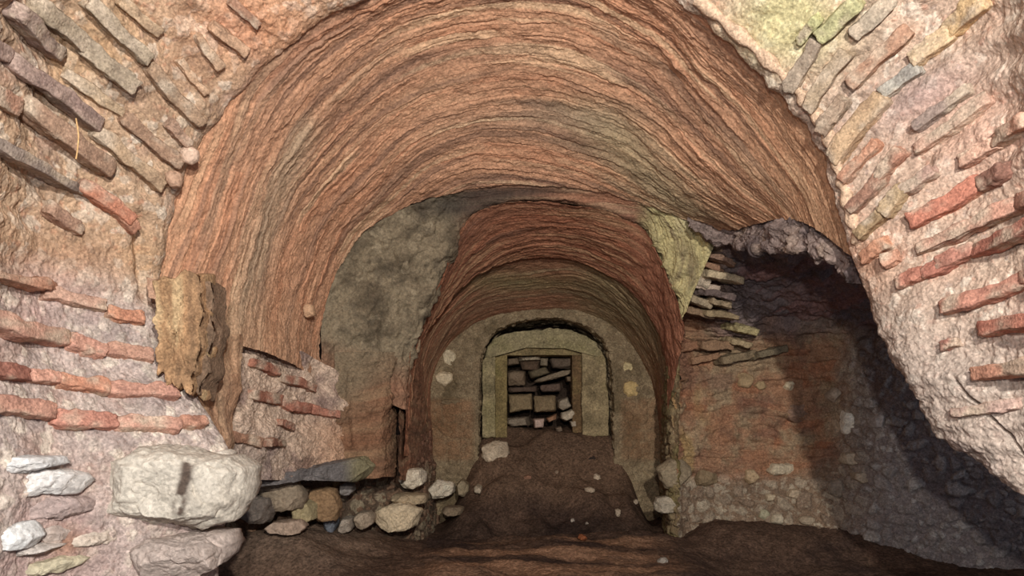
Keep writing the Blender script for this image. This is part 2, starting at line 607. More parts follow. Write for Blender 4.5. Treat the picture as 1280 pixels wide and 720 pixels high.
# ------------------------------------------------------------------ jamb of the near vault on the left, rolling back behind its broken edge
A = [(205, 425), (242, 500), (266, 548), (272, 600), (262, 690), (250, 790)]
B = [(258, 418), (262, 500), (272, 552), (274, 600), (265, 690), (255, 790)]
S_ = [(302, 418), (294, 500), (287, 555), (278, 600), (268, 690), (258, 790)]
r0 = ring(A, 3.42)
r1 = ring(B, 3.62)
r2 = ring(S_, [3.9, 3.85, 3.8, 3.7, 3.6, 3.5])
r3 = r2 + np.array([-0.06, 0.15, 0])
r4 = r2 + np.array([-0.22, 0.55, 0])
SJ = Surf([r0, r1, r2, r3, r4], 200, 260)
h, w, mk = vault_relief(SJ.P, SJ.a, SJ.d * 1.0, 61, 0.09, 0.8)
h = h + fbm(SJ.P * 6, 4, 63) * 0.022
C = vault_colour(SJ.P, SJ.a, w, mk, 62, [lin(186, 140, 112), lin(170, 118, 92), lin(150, 122, 104), lin(196, 164, 136), lin(120, 84, 72)])
SJ.displace(h)
ceil_near_parts = [SJ, C]

# ================================================================== THE NEAR VAULT
R0 = [(192, 428), (187, 350), (202, 275), (230, 190), (300, 94), (402, 10), (520, -40), (645, -55), (765, -40), (856, -2), (932, 60), (1003, 130), (1038, 190), (1056, 255), (1070, 322)]
Rm = [(298, 432), (300, 360), (316, 290), (346, 215), (402, 140), (472, 78), (552, 42), (640, 30), (730, 38), (805, 68), (868, 115), (922, 170), (958, 218), (978, 250), (990, 276)]
R1 = [(404, 472), (402, 405), (416, 345), (446, 300), (488, 268), (538, 247), (590, 235), (640, 229), (690, 230), (740, 236), (780, 246), (815, 258), (848, 269), (875, 279), (900, 291)]
k0, km, k1 = ring(R0, 3.46), ring(Rm, 3.98), ring(R1, 5.1)
kin = k0 + (k0 - km) * 0.12
kin[:, 1] = 3.36
kin[:, 0] *= 1.015
SV = Surf([k0, km, k1], 620, 980)
P = SV.P
h, w, mk = vault_relief(P, SV.a, SV.d, 71, 0.062, 1.1)
hb_ = fbm(P * 1.4, 3, 79) * 0.028
pal = [lin(204, 142, 110), lin(206, 128, 90), lin(184, 128, 100), lin(216, 174, 142), lin(132, 94, 82)]
C = vault_colour(P, SV.a, w, mk, 72, pal)
px, py = SV.px, SV.py
# dark sooty veins across the crown and the pale grey-green smear on the right haunch
so = fbm(np.stack([SV.a * 0.9, w * 6, w * 0], -1), 4, 74)
crown = np.exp(-((px - 660) / 190) ** 2) * sm(40, 120, py)
C = mix(C, lin(104, 76, 76), sm(0.15, 0.75, so + 0.25 * crown - 0.1) * 0.75 * (0.3 + 0.7 * crown))
gy = np.exp(-(((px - 770 - (py - 170) * 0.9) / 46) ** 2)) * sm(105, 150, py) * sm(300, 260, py)
C = mix(C, lin(178, 160, 126), gy * 0.65)
gy2 = np.exp(-(((px - 700) / 110) ** 2 + ((py - 145) / 18) ** 2))
C = mix(C, lin(166, 140, 124), np.clip(gy2, 0, 1) * 0.5)
gl = np.exp(-(((px - 330 - (300 - py) * 0.35) / 20) ** 2)) * sm(120, 170, py)
C = mix(C, lin(168, 146, 128), gl * 0.6)
foot = sm(330, 430, py) * sm(450, 300, px)
C = mix(C, lin(176, 134, 106), foot * 0.6)
rgt = sm(880, 1040, px)
C = mix(C, lin(190, 140, 106), rgt * 0.6)
calm = 1 - 0.55 * sm(840, 980, px) - 0.25 * sm(330, 240, px)
SV.displace(hb_ + (h - hb_) * calm)
ceiling = structure(SV.obj('ceiling_near', C, M_VAULT))
SJ.obj('vault_jamb', ceil_near_parts[1], M_VAULT, ceiling)

# ragged grey broken lip of the vault over the side opening: rolls from the intrados round to its underside
LU = [(862, 268), (900, 286), (935, 279), (962, 272), (985, 268), (1020, 280), (1052, 310), (1078, 335)]
LM = [(866, 290), (905, 306), (935, 308), (962, 310), (1002, 318), (1040, 328), (1068, 346), (1092, 366)]
l0 = ring(LU, [5.0, 5.05, 4.65, 4.3, 4.0, 3.8, 3.6, 3.42])
l1 = ring(LM, [4.95, 4.95, 4.55, 4.2, 3.92, 3.74, 3.55, 3.36])
lh = l0 * 0.45 + l1 * 0.55 + np.array([0, -0.05, -0.02])
l2 = l1 + np.array([0.05, 0.14, 0.06])
l3 = l1 + np.array([0.25, 0.30, 0.32])
SE = Surf([l0 + np.array([0, 0.05, 0.05]), lh, l1, l2, l3], 170, 330)
P = SE.P
f1, f2, ci = worley(P * np.array([14, 14, 22]), 81)
h = fbm(P * 5, 4, 82) * 0.055 + fbm(P * 17, 4, 83, 0.6) * 0.028 + np.clip(0.5 - f1, 0, 1) * 0.05
C = mix(np.zeros(P.shape) + lin(140, 120, 116), lin(96, 82, 84), sm(-0.2, 0.6, fbm(P * 6, 4, 84)))
C = mix(C, lin(176, 150, 126), sm(0.2, 0.9, fbm(P * 4, 3, 85)) * 0.6)
SE.displace(h)
SE.obj('broken_lip', C, M_MORTAR, ceiling)

# ================================================================== NEAR WALL ON THE RIGHT
ER = [(640, -58), (765, -44), (858, -6), (935, 56), (1006, 126), (1042, 188), (1061, 252), (1082, 325), (1108, 380), (1142, 448), (1182, 515), (1228, 566), (1285, 612), (1420, 700)]
OR_ = [(640, -200), (900, -200), (1100, -190), (1250, -170), (1400, -140), (1410, -60), (1410, 20), (1410, 110), (1410, 200), (1410, 300), (1410, 400), (1412, 480), (1415, 560), (1440, 660)]
EYr = np.array([3.4, 3.4, 3.4, 3.4, 3.4, 3.4, 3.38, 3.34, 3.26, 3.12, 2.98, 2.84, 2.68, 2.3])
OYr = np.array([2.9, 2.75, 2.5, 2.35, 2.2, 2.2, 2.2, 2.2, 2.2, 2.2, 2.2, 2.2, 2.2, 2.1])
er, orr = np.array(ER, float), np.array(OR_, float)
e3, o3 = ring(ER, EYr), ring(OR_, OYr)
low = sm(300, 390, er[:, 1])[:, None]
back1 = e3 + np.array([0.02, 0.10, 0.02]) * (1 - low) + np.array([0.03, 0.22, 0.02]) * low
back2 = e3 + np.array([0.08, 0.16, 0.08]) * (1 - low) + np.array([0.22, 0.50, 0.16]) * low
mid = ring(er * 0.5 + orr * 0.5, EYr * 0.5 + OYr * 0.5 + 0.05)
o4 = o3 + np.array([0.75, -0.55, 0.0])
SR = Surf([back2, back1, e3, mid, o3, o4], 560, 680)
P = SR.P
px, py = SR.px, SR.py
h, cid, cid2 = mortar_relief(P, 203, 0.85)
low2 = sm(330, 480, py)
diag = px * 0.80 - py * 0.60
h = h + (0.022 * fbm(np.stack([P[..., 0] * 3, P[..., 1] * 3, P[..., 2] * 14], -1), 4, 205)) * low2
h = h + 0.012 * np.sin((px * 0.5 + py * 0.86) / 7.5 + 3 * fbm(P * 2, 2, 207)) * sm(300, 200, py)
cr = np.abs(px - (1197 + (py - 475) * 0.88) + 5 * fbm(P * 6, 2, 210))                 # crack that runs along the broken edge
h = h - 0.05 * sm(4.5, 0.5, cr) * sm(465, 490, py)
C = np.zeros(P.shape) + lin(196, 168, 150)
n, n2 = fbm(P * 4, 4, 211), fbm(P * 1.6, 3, 212)
C = mix(C, lin(196, 160, 140), sm(0.1, 0.8, n) * 0.6)
C = mix(C, lin(234, 220, 206), sm(0.62, 0.9, cid) * 0.6)
C = mix(C, lin(206, 140, 116), sm(0.78, 0.95, cid2) * 0.4)
C = mix(C, lin(170, 150, 146), sm(0.14, 0.04, cid2) * 0.5)
C = mix(C, lin(178, 164, 158), low2 * 0.7)
C = mix(C, lin(172, 154, 154), sm(0.05, 0.7, n + 0.3 * n2) * 0.55 * low2)
gr = np.exp(-(((px - 985) / 70) ** 2 + ((py - 25) / 55) ** 2))
C = mix(C, lin(206, 200, 138), np.clip(gr * 1.2, 0, 1) * 0.75)
pu = np.exp(-(((px - 1160 - (110 - py) * 0.9) / 55) ** 2 + ((py - 120) / 42) ** 2))
C = mix(C, lin(164, 140, 142), np.clip(pu, 0, 1) * 0.7)
pk = np.exp(-(((px - 1230) / 80) ** 2 + ((py - 170) / 60) ** 2))
C = mix(C, lin(214, 164, 146), np.clip(pk, 0, 1) * 0.5)
ora = np.exp(-(((px - 1085) / 35) ** 2 + ((py - 325) / 40) ** 2))
C = mix(C, lin(210, 150, 116), np.clip(ora, 0, 1) * 0.6)
edge = sm(0.04, 0.17, SR.u) * sm(380, 320, py) + sm(320, 380, py) * 1.0
SR.displace(h * (0.2 + 0.8 * np.clip(edge, 0, 1)))
wall_right = structure(SR.obj('wall_right', C, M_MORTAR))
RD, PKR, GB = (186, 92, 74), (204, 132, 114), (166, 142, 128)
for pcs in (
    [(988, 112, 1026, 46, 17, GB, .05)],
    [(1013, 135, 1060, 60, 17, (178, 148, 122), .05)],
    [(1066, 107, 1134, 34, 18, (178, 120, 94), .055)],
    [(1033, 165, 1059, 120, 17, (158, 124, 106), .05)],
    [(1048, 203, 1109, 122, 21, (192, 150, 112), .06)],
    [(1058, 228, 1099, 178, 13, (188, 116, 86), .045)],
    [(1068, 265, 1104, 222, 14, (156, 98, 80), .05), (1104, 222, 1135, 190, 14, (184, 114, 92), .045)],
    [(1078, 295, 1110, 266, 15, (170, 132, 88), .05), (1110, 266, 1134, 236, 17, (172, 138, 98), .05)],
    [(1080, 323, 1114, 300, 16, (206, 128, 92), .03)],
    [(1028, 44, 1076, -6, 18, (186, 182, 124), .045)],
    [(1003, 48, 1030, 18, 13, (186, 184, 120), .035)],
    [(1068, 42, 1114, -4, 18, (172, 152, 138), .045)],
    [(1142, 78, 1190, 40, 20, (208, 170, 130), .045), (1190, 40, 1236, -4, 22, (222, 176, 118), .045)],
    [(1143, 276, 1225, 232, 18, (198, 100, 76), .035), (1226, 232, 1264, 208, 16, (146, 80, 68), .035)],
    [(1152, 312, 1280, 253, 17, PKR, .03), (1281, 252, 1340, 225, 17, PKR, .03)],
    [(1178, 333, 1225, 312, 15, (176, 96, 82), .03), (1226, 312, 1330, 266, 16, RD, .03)],
    [(1128, 356, 1158, 342, 14, (190, 100, 80), .03), (1158, 345, 1196, 328, 14, (178, 84, 68), .03)],
    [(1184, 388, 1290, 350, 16, (198, 116, 98), .025), (1291, 349, 1350, 328, 16, PKR, .025)],
    [(1240, 413, 1340, 396, 17, (194, 102, 82), .025)],
    [(1230, 470, 1340, 450, 16, (210, 132, 104), .025)],
    [(1180, 434, 1206, 427, 13, (168, 84, 74), .025)],
    [(1148, 190, 1238, 126, 14, (212, 158, 142), .025)],
    [(1203, 202, 1250, 176, 16, (212, 154, 136), .025), (1250, 176, 1290, 150, 16, (206, 140, 118), .025)],
    [(1126, 247, 1174, 212, 14, (186, 138, 132), .03)],
    [(1103, 118, 1150, 82, 17, (164, 158, 158), .035)],
    [(1195, 516, 1280, 504, 12, (196, 152, 148), .02)],
    [(1150, 160, 1215, 112, 12, (150, 124, 124), .02)],
    [(1112, 330, 1126, 322, 14, (196, 128, 104), .03)],
):
    course(SR, wall_right, pcs)
# pale mortar bead that follows the edge of the arch on the right
kk = np.array([(872, 0), (935, 52), (985, 100), (1012, 132), (1036, 172), (1050, 215), (1058, 250), (1070, 290), (1082, 322)], float)
cv = crom(W(kk[:, 0], kk[:, 1], 3.37), 14)
th = np.linspace(0, 2 * np.pi, 12, endpoint=False)
rad = 0.020 + 0.006 * np.sin(np.arange(len(cv)) * 0.7)
VV = cv[:, None, :] + np.stack([np.cos(th)[None] * rad[:, None], np.sin(th)[None] * rad[:, None] * 1.3, np.sin(th)[None] * 0 * rad[:, None]], -1)
VV[..., 2] += (np.cos(th)[None] * rad[:, None]) * 0.8
VV += fbm(VV * 25, 3, 91)[..., None] * 0.008
mesh_obj('mortar_bead', VV.reshape(-1, 3), quads(len(cv), 12, True), (np.zeros(VV.shape) + lin(222, 186, 156)).reshape(-1, 3), M_MORTAR, wall_right)

# ================================================================== FUNNEL BETWEEN THE NEAR AND THE MIDDLE VAULT
R1f = [(418, 482)] + R1
R2s = [(506, 512), (508, 490), (512, 445), (528, 400), (548, 358), (563, 318), (574, 286), (600, 262), (640, 252), (690, 250), (740, 258), (780, 270), (805, 288), (825, 322), (840, 360), (852, 398)]
FY = np.array([5.44, 5.44, 5.44, 5.43, 5.40, 5.36, 5.31, 5.26, 5.23, 5.23, 5.24, 5.28, 5.34, 5.40, 5.42, 5.42])
f0, f1_ = ring(R1f, [5.2] + [5.12] * 15), ring(R2s, FY)
fm = (f0 + f1_) / 2
fm[:6, 0] += 0.04
f2_ = f1_ + np.array([0, 0.30, 0])
f2_[:, 0] = 0.3 + (f2_[:, 0] - 0.3) * 1.06
f2_[:, 2] += 0.06
SF = Surf([f0, fm, f1_, f2_], 280, 620)
P = SF.P
px, py = SF.px, SF.py
leftm = sm(600, 560, px)
rightm = sm(790, 815, px)
g, gc = grains(P, 0.06, 301)
hv, w, mk = vault_relief(P, SF.a, SF.d, 302, 0.06, 0.9)
hl = fbm(P * 5, 4, 303, 0.6) * 0.042 + g * 0.016 + fbm(P * np.array([22, 22, 12]), 3, 312) * 0.012
hr = fbm(np.stack([P[..., 0] * 3, P[..., 1] * 3, P[..., 2] * 3], -1), 3, 304) * 0.03 + fbm(np.stack([SF.a * 14, SF.d * 3, SF.a * 0], -1), 4, 305) * 0.024 + fbm(P * 14, 4, 313, 0.6) * 0.022
h = hv * (1 - leftm) * (1 - rightm) + hl * leftm + hr * rightm
C = vault_colour(P, SF.a, w, mk, 306, [lin(170, 112, 86), lin(160, 96, 70), lin(140, 92, 76), lin(180, 140, 112), lin(100, 74, 68)])
Cl = mix(np.zeros(P.shape) + lin(134, 118, 100), lin(100, 86, 72), sm(-0.3, 0.6, fbm(P * 5, 4, 307)))
Cl = mix(Cl, lin(160, 144, 126), sm(0.6, 0.95, gc) * 0.5)
Cl = mix(Cl, lin(78, 68, 60), sm(0.25, 0.8, fbm(P * 9, 4, 311)) * 0.6)
Cl = mix(Cl, lin(156, 100, 76), sm(430, 480, py - 0.25 * (px - 470)) * 0.8)
Cr = mix(np.zeros(P.shape) + lin(186, 172, 118), lin(140, 122, 92), sm(-0.2, 0.7, fbm(np.stack([SF.a * 9, SF.d * 3, SF.a * 0], -1), 4, 308)))
Cr = mix(Cr, lin(202, 190, 158), sm(0.1, 0.7, fbm(P * 4, 3, 309)) * 0.5)
C = mix(mix(C, Cl, leftm), Cr, rightm)
soot = np.exp(-(((px - 592) / 62) ** 2 + ((py - 256) / 20) ** 2)) + 0.6 * np.exp(-(((px - 650) / 60) ** 2 + ((py - 240) / 9) ** 2))
C = mix(C, lin(62, 56, 58), np.clip(soot * 1.2 + 0.2 * fbm(P * 6, 3, 310) * (soot > 0.1), 0, 1) * 0.85)
SF.displace(h)
ceiling_mid = structure(SF.obj('ceiling_middle', C, M_VAULT))
# sooty hole in the mortar and the stub of brick beneath it
stone([(501, 424), (512, 416), (525, 424), (524, 440), (512, 444), (503, 434)], 5.66, 0.10, (166, 132, 104), 5, name='brick_stub', parent=ceiling_mid, mat=M_BRICK)

# ================================================================== MIDDLE VAULT
R2e = [(514, 570), (515, 520), (517, 475), (528, 432), (546, 397), (572, 364), (602, 341), (640, 327), (690, 321), (732, 329), (768, 348), (798, 376), (817, 404), (828, 434), (832, 472), (833, 520)]
R2s2 = [(505, 570), (508, 500), (512, 445), (528, 400), (548, 358), (563, 318), (574, 286), (600, 262), (640, 252), (690, 250), (740, 258), (780, 270), (805, 288), (825, 322), (842, 362), (856, 405)]
m0, m1 = ring(R2s2, FY - 0.01), ring(R2e, 6.15)
m2 = m1.copy()
m2[:, 1] += 0.06
m2[:, 2] += 0.05
SM = Surf([m0, (m0 + m1) / 2, m1], 260, 640)
P = SM.P
h, w, mk = vault_relief(P, SM.a, SM.d, 401, 0.05, 0.9)
C = vault_colour(P, SM.a, w, mk, 402, [lin(172, 102, 70), lin(180, 96, 62), lin(150, 90, 66), lin(186, 134, 98), lin(104, 68, 58)])
px, py = SM.px, SM.py
C = mix(C, lin(176, 104, 78), sm(770, 830, px) * 0.6)
rough_r = sm(740, 800, px)
h = h * (1 - 0.6 * rough_r) + rough_r * fbm(P * 8, 4, 403) * 0.014
SM.displace(h)
ceiling_red = structure(SM.obj('ceiling_far', C, M_VAULT))

# ================================================================== INNERMOST VAULT
R3s = m1.copy()
cx, cz = 0.36, 1.25
R3s[:, 0] = cx + (R3s[:, 0] - cx) * 1.05
R3s[:, 2] = cz + (R3s[:, 2] - cz) * 1.06
R3s[:, 1] = 6.17
R3e = [(538, 590), (539, 535), (541, 490), (549, 455), (563, 430), (583, 410), (608, 396), (640, 388), (685, 385), (725, 391), (755, 403), (783, 425), (803, 452), (817, 484), (824, 520), (826, 570)]
n1 = ring(R3e, 7.2)
SI = Surf([R3s, (R3s + n1) / 2, n1], 230, 560)
P = SI.P
h, w, mk = vault_relief(P, SI.a, SI.d, 501, 0.055, 0.8)
C = vault_colour(P, SI.a, w, mk, 502, [lin(166, 108, 78), lin(170, 98, 68), lin(140, 102, 78), lin(176, 140, 108), lin(104, 76, 62)])
px, py = SI.px, SI.py
gm = sm(690, 760, px) * sm(520, 380, py)
C = mix(C, lin(146, 128, 92), gm * 0.75)
C = mix(C, lin(140, 128, 84), np.exp(-(((px - 650) / 90) ** 2 + ((py - 352) / 12) ** 2)) * 0.7)
SI.displace(h)
structure(SI.obj('ceiling_end', C, M_VAULT))


# ================================================================== LOWER WALLS OF THE TUNNEL
def rubble(P, size, seed, amp=1.0, flat=1.5):
    """stones of mixed size half drowned in mortar: relief, how much stone shows, random number per stone"""
    Pw = P + np.stack([fbm(P * 7, 3, seed + 31), fbm(P * 7, 3, seed + 32), fbm(P * 7, 3, seed + 33)], -1) * 0.022
    f1, f2, ci = worley(Pw / size * np.array([1, 1, flat]), seed)
    g1, g2, cj = worley(Pw / (size * 0.45) * np.array([1, 1, flat]), seed + 7)
    mort = fbm(P * 5, 4, seed + 5, 0.6)
    d1 = sm(0.03, 0.30, f2 - f1) * (0.25 + 1.0 * ci) - 0.35 - 0.20 * mort
    d2 = sm(0.03, 0.30, g2 - g1) * (0.15 + 0.8 * cj) - 0.42 - 0.20 * mort
    dd = np.maximum(d1, d2)
    j = sm(-0.04, 0.12, dd)
    h = np.clip(dd, 0, 1) * 0.050 * amp + mort * 0.020 * amp + fbm(P * 22, 4, seed + 6, 0.6) * 0.008 * amp
    return h, j, np.where(d1 > d2, ci, cj)


# left wall between the near jamb and the pier: brick bands, mortar and ledge
X0 = [255, 300, 345, 390, 420, 438]
YL = [3.98, 4.1, 4.52, 4.9, 5.04, 5.18]
rows = []
for i in range(5):
    y = [(408, 412, 425, 447, 462, 472), (450, 452, 462, 480, 492, 500), (500, 502, 508, 520, 528, 534), (550, 550, 554, 560, 566, 570), (602, 600, 600, 600, 600, 598)][i]
    rows.append(ring(list(zip(X0, y)), YL))
SW = Surf(rows, 260, 260)
P = SW.P
px, py = SW.px, SW.py
h, cid, cid2 = mortar_relief(P, 601, 0.9)
h = h + 0.03 * fbm(np.stack([P[..., 0] * 7 + P[..., 2] * 7, P[..., 1] * 7, P[..., 2] * 3], -1), 4, 602)
C = mix(np.zeros(P.shape) + lin(206, 178, 158), lin(150, 124, 116), sm(0, 0.7, fbm(P * 5, 4, 603)))
C = mix(C, lin(190, 140, 104), sm(350, 430, px) * sm(500, 545, py) * 0.7)
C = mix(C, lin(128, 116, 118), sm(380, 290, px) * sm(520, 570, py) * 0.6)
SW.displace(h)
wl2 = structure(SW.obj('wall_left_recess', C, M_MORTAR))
BR = (176, 92, 66)
for pcs in (
    [(312, 454, 345, 466, 11, BR, .02), (348, 470, 392, 486, 10, BR, .02)],
    [(312, 492, 350, 501, 12, BR, .025), (351, 502, 386, 512, 12, (184, 92, 68), .025)],
    [(390, 512, 424, 520, 9, (170, 88, 66), .02)],
    [(342, 528, 362, 534, 9, BR, .02)],
    [(282, 546, 320, 554, 12, (150, 92, 64), .025), (324, 553, 350, 556, 9, (146, 84, 62), .02)],
):
    course(SW, wl2, pcs)

# pier of the middle vault: its red face, rounded corner and return
pr = []
for (y, yl) in ((452, 0), (490, 0), (530, 0), (562, 0), (596, 0)):
    pr.append(ring([(418, y), (445, y + 2), (468, y + 2), (483, y), (490, y), (494, y - 2)], [5.10, 5.18, 5.22, 5.28, 5.6, 6.0]))
pr[0] = ring([(418, 440), (448, 440), (478, 440), (500, 440), (508, 440), (510, 440)], [5.12, 5.17, 5.26, 5.38, 5.65, 6.0])
pr[1] = ring([(418, 480), (446, 480), (470, 480), (488, 480), (496, 480), (500, 480)], [5.10, 5.17, 5.24, 5.32, 5.6, 6.0])
SP = Surf(pr, 170, 200)
P = SP.P
hb, w, mk = vault_relief(P, P[..., 0], P[..., 2], 621, 0.06, 0.6)
h = hb + fbm(P * 8, 5, 622, 0.62) * 0.03
C = vault_colour(P, P[..., 0], w, mk, 623, [lin(138, 92, 66), lin(136, 84, 56), lin(116, 82, 62), lin(150, 112, 84), lin(84, 62, 50)], 1.0)
C = mix(C, lin(128, 112, 94), sm(535, 450, SP.py + 0.5 * (SP.px - 450) + 20 * fbm(P * 4, 3, 624)) * 0.9)
h = h + fbm(P * 4, 4, 625) * 0.03
SP.displace(h)
structure(SP.obj('wall_left_pier', C, M_VAULT))

# recessed footing under the ledge and beside the pier, then the inner left wall as far as the end wall
fr = []
for z, sh in ((0.95, 0.0), (0.72, 0.02), (0.45, 0.03), (0.1, 0.06), (-0.25, 0.1)):
    fr.append(np.array([(-1.95, 4.7, z), (-1.75, 5.15, z), (-1.50, 5.55, z), (-1.28, 5.9, z), (-1.0, 6.15, z), (-0.88, 6.35, z), (-0.84, 6.6, z), (-0.82, 6.9, z), (-0.82, 7.4, z)]) + np.array([sh, 0, 0]))
ir = []
SG = Surf(fr, 170, 420)
P = SG.P
h, j, ci = rubble(P, 0.16, 641, 0.9)
C = mix(np.zeros(P.shape) + lin(104, 84, 68), mix(np.zeros(P.shape) + lin(160, 142, 116), lin(128, 96, 74), sm(0.3, 0.7, ci)), j)
C = mix(C, lin(140, 92, 70), sm(0.55, 0.75, P[..., 2]) * sm(5.9, 6.3, P[..., 1]) * 0.7)
SG.displace(h)
structure(SG.obj('wall_left_footing', C, M_MORTAR))
ir = []
for y0, y1, y2, y3 in ((425, 430, 432, 436), (500, 500, 500, 500), (560, 560, 556, 552), (600, 600, 596, 590)):
    ir.append(ring([(498, y0), (512, y1), (525, y2), (538, y3)], [5.5, 6.05, 6.6, 7.25]))
SN = Surf(ir, 150, 170)
P = SN.P
hb, w, mk = vault_relief(P, P[..., 1], P[..., 2], 651, 0.06, 0.8)
C = vault_colour(P, P[..., 1], w, mk, 652, [lin(158, 104, 78), lin(156, 92, 66), lin(140, 100, 78), lin(170, 132, 104), lin(98, 72, 60)])
SN.displace(hb + fbm(P * 9, 3, 653) * 0.012)
structure(SN.obj('wall_left_inner', C, M_VAULT))

# inner right wall: lower side of the innermost vault
rr = []
for y0, y1, y2 in ((430, 440, 470), (500, 510, 520), (560, 565, 570), (620, 615, 605), (690, 668, 645)):
    rr.append(ring([(850, y0), (838, (y0 + y1) / 2), (832, y1), (827, y2)], [5.98, 6.12, 6.5, 7.25]))
ST = Surf(rr, 200, 150)
P = ST.P
h, j, ci = rubble(P, 0.14, 661, 0.8)
C = mix(np.zeros(P.shape) + lin(128, 104, 74), lin(150, 128, 92), sm(0.3, 0.8, ci))
C = mix(C, lin(126, 118, 62), sm(0.1, 0.7, fbm(P * 4, 3, 662)) * 0.6)
ST.displace(h)
structure(ST.obj('wall_right_inner', C, M_MORTAR))

# ================================================================== SIDE CHAMBER BEYOND THE BROKEN WALL
XB = [843, 860, 905, 975, 1045, 1110, 1200, 1310, 1430, 1560]
lvl = [  # (row, depth multiplier): the roof comes forward above row 400
    (285, [5.6, 5.4, 5.05, 4.6, 4.35, 4.2, 4.1, 4, 3.9, 3.8]),
    (322, [5.9, 5.75, 5.35, 5.05, 4.85, 4.67, 4.52, 4.39, 4.27, 4.15]),
    (360, [6.02, 6, 5.7, 5.5, 5.3, 5.15, 4.95, 4.78, 4.65, 4.52]),
    (400, [6.02, 6.15, 6.05, 5.95, 5.8, 5.65, 5.4, 5.2, 5.05, 4.9]),
    (440, [6.02, 6.15, 6.18, 6.12, 6, 5.65, 5.4, 5.2, 5.05, 4.9]),
    (520, [6.02, 6.15, 6.18, 6.18, 6.05, 5.65, 5.4, 5.2, 5.05, 4.9]),
    (600, [6.02, 6.15, 6.18, 6.12, 5.98, 5.65, 5.4, 5.2, 5.05, 4.9]),
    (680, [6.02, 6.15, 6.1, 6, 5.85, 5.65, 5.4, 5.2, 5.05, 4.9]),
    (800, [6.02, 6.1, 5.95, 5.85, 5.7, 5.65, 5.4, 5.2, 5.05, 4.9]),
]
rows = [ring([(x, y) for x in XB], d) for y, d in lvl]
SB = Surf(rows, 470, 640)
P = SB.P
px, py = SB.px, SB.py
hr_, j, ci = rubble(P, 0.125, 701, 1.0, 1.2)
hs, j2, ci2 = rubble(P, 0.07, 702, 0.6, 1.3)
yy = P[..., 2] + 0.05 * fbm(P * 2.5, 3, 703) + 0.012 * fbm(P * 9, 2, 704)
u = yy / 0.062
k = np.floor(u)
f = u - k
xb = np.floor((P[..., 0] + 0.5 * P[..., 1]) / 0.30 + hsh(k, k * 0, k * 0, 705))
rb = hsh(k, xb, k * 0, 706)
hbk = sm(0, 0.18, f) * sm(1, 0.75, f) * 0.02 * (0.3 + 0.9 * sm(-0.3, 0.5, vn(np.stack([P[..., 0] * 3, k * 3.3, k * 0], -1), 707))) + fbm(P * 6, 4, 708, 0.6) * 0.035
brickz = sm(1075, 1035, px + 14 * fbm(P * 3, 3, 709)) * sm(610, 575, py + 12 * fbm(P * 3, 3, 710))
roofz = sm(430, 395, py + 14 * fbm(P * 3, 2, 711))
brickz = np.maximum(brickz, roofz)
h = (hbk * 1.4 + 0.022 * fbm(P * np.array([5, 5, 16]), 4, 717, 0.6)) * brickz + (hr_ + 0.5 * hs) * (1 - brickz)
h = h + 0.05 * sm(0.1, 0.8, fbm(P * np.array([1.6, 1.6, 3.0]), 3, 712)) * sm(500, 430, py) * brickz
Cb = mix(np.zeros(P.shape) + lin(160, 116, 84), lin(166, 108, 72), sm(0.4, 1, rb))
Cb = mix(Cb, lin(162, 138, 106), sm(-0.1, 0.5, fbm(P * 4.5, 5, 713, 0.6)) * 0.8)
Cb = mix(Cb, lin(172, 140, 84), sm(0.0, 0.7, fbm(P * np.array([8, 8, 2.5]), 3, 714)) * sm(905, 850, px) * sm(440, 520, py) * 0.8)
Cb = mix(Cb, lin(118, 78, 66), sm(0.2, 0.8, fbm(P * 5, 3, 715)) * 0.5)
Croof = mix(np.zeros(P.shape) + lin(124, 108, 110), lin(146, 100, 96), sm(0.6, 1, rb) * 0.7)
Croof = mix(Croof, lin(96, 86, 92), sm(-0.1, 0.7, fbm(P * 3, 3, 716)) * 0.7)
Cb = mix(Cb, Croof, roofz * sm(860, 930, px))
Cs = mix(np.zeros(P.shape) + lin(132, 106, 84), mix(np.zeros(P.shape) + lin(168, 150, 128), lin(136, 112, 92), sm(0.35, 0.75, ci)), j)
Cs = mix(Cs, lin(190, 174, 150), sm(0.80, 0.9, ci2) * 0.7 * j2)
Cs = mix(Cs, lin(134, 126, 132), sm(1020, 1120, px) * 0.75)
Cs = mix(Cs, lin(186, 180, 178), sm(0.5, 0.8, ci) * j * sm(1040, 1120, px) * 0.7)
C = mix(Cs, Cb, brickz)
SB.displace(h)
wall_side = structure(SB.obj('wall_side_chamber', C, M_MORTAR))

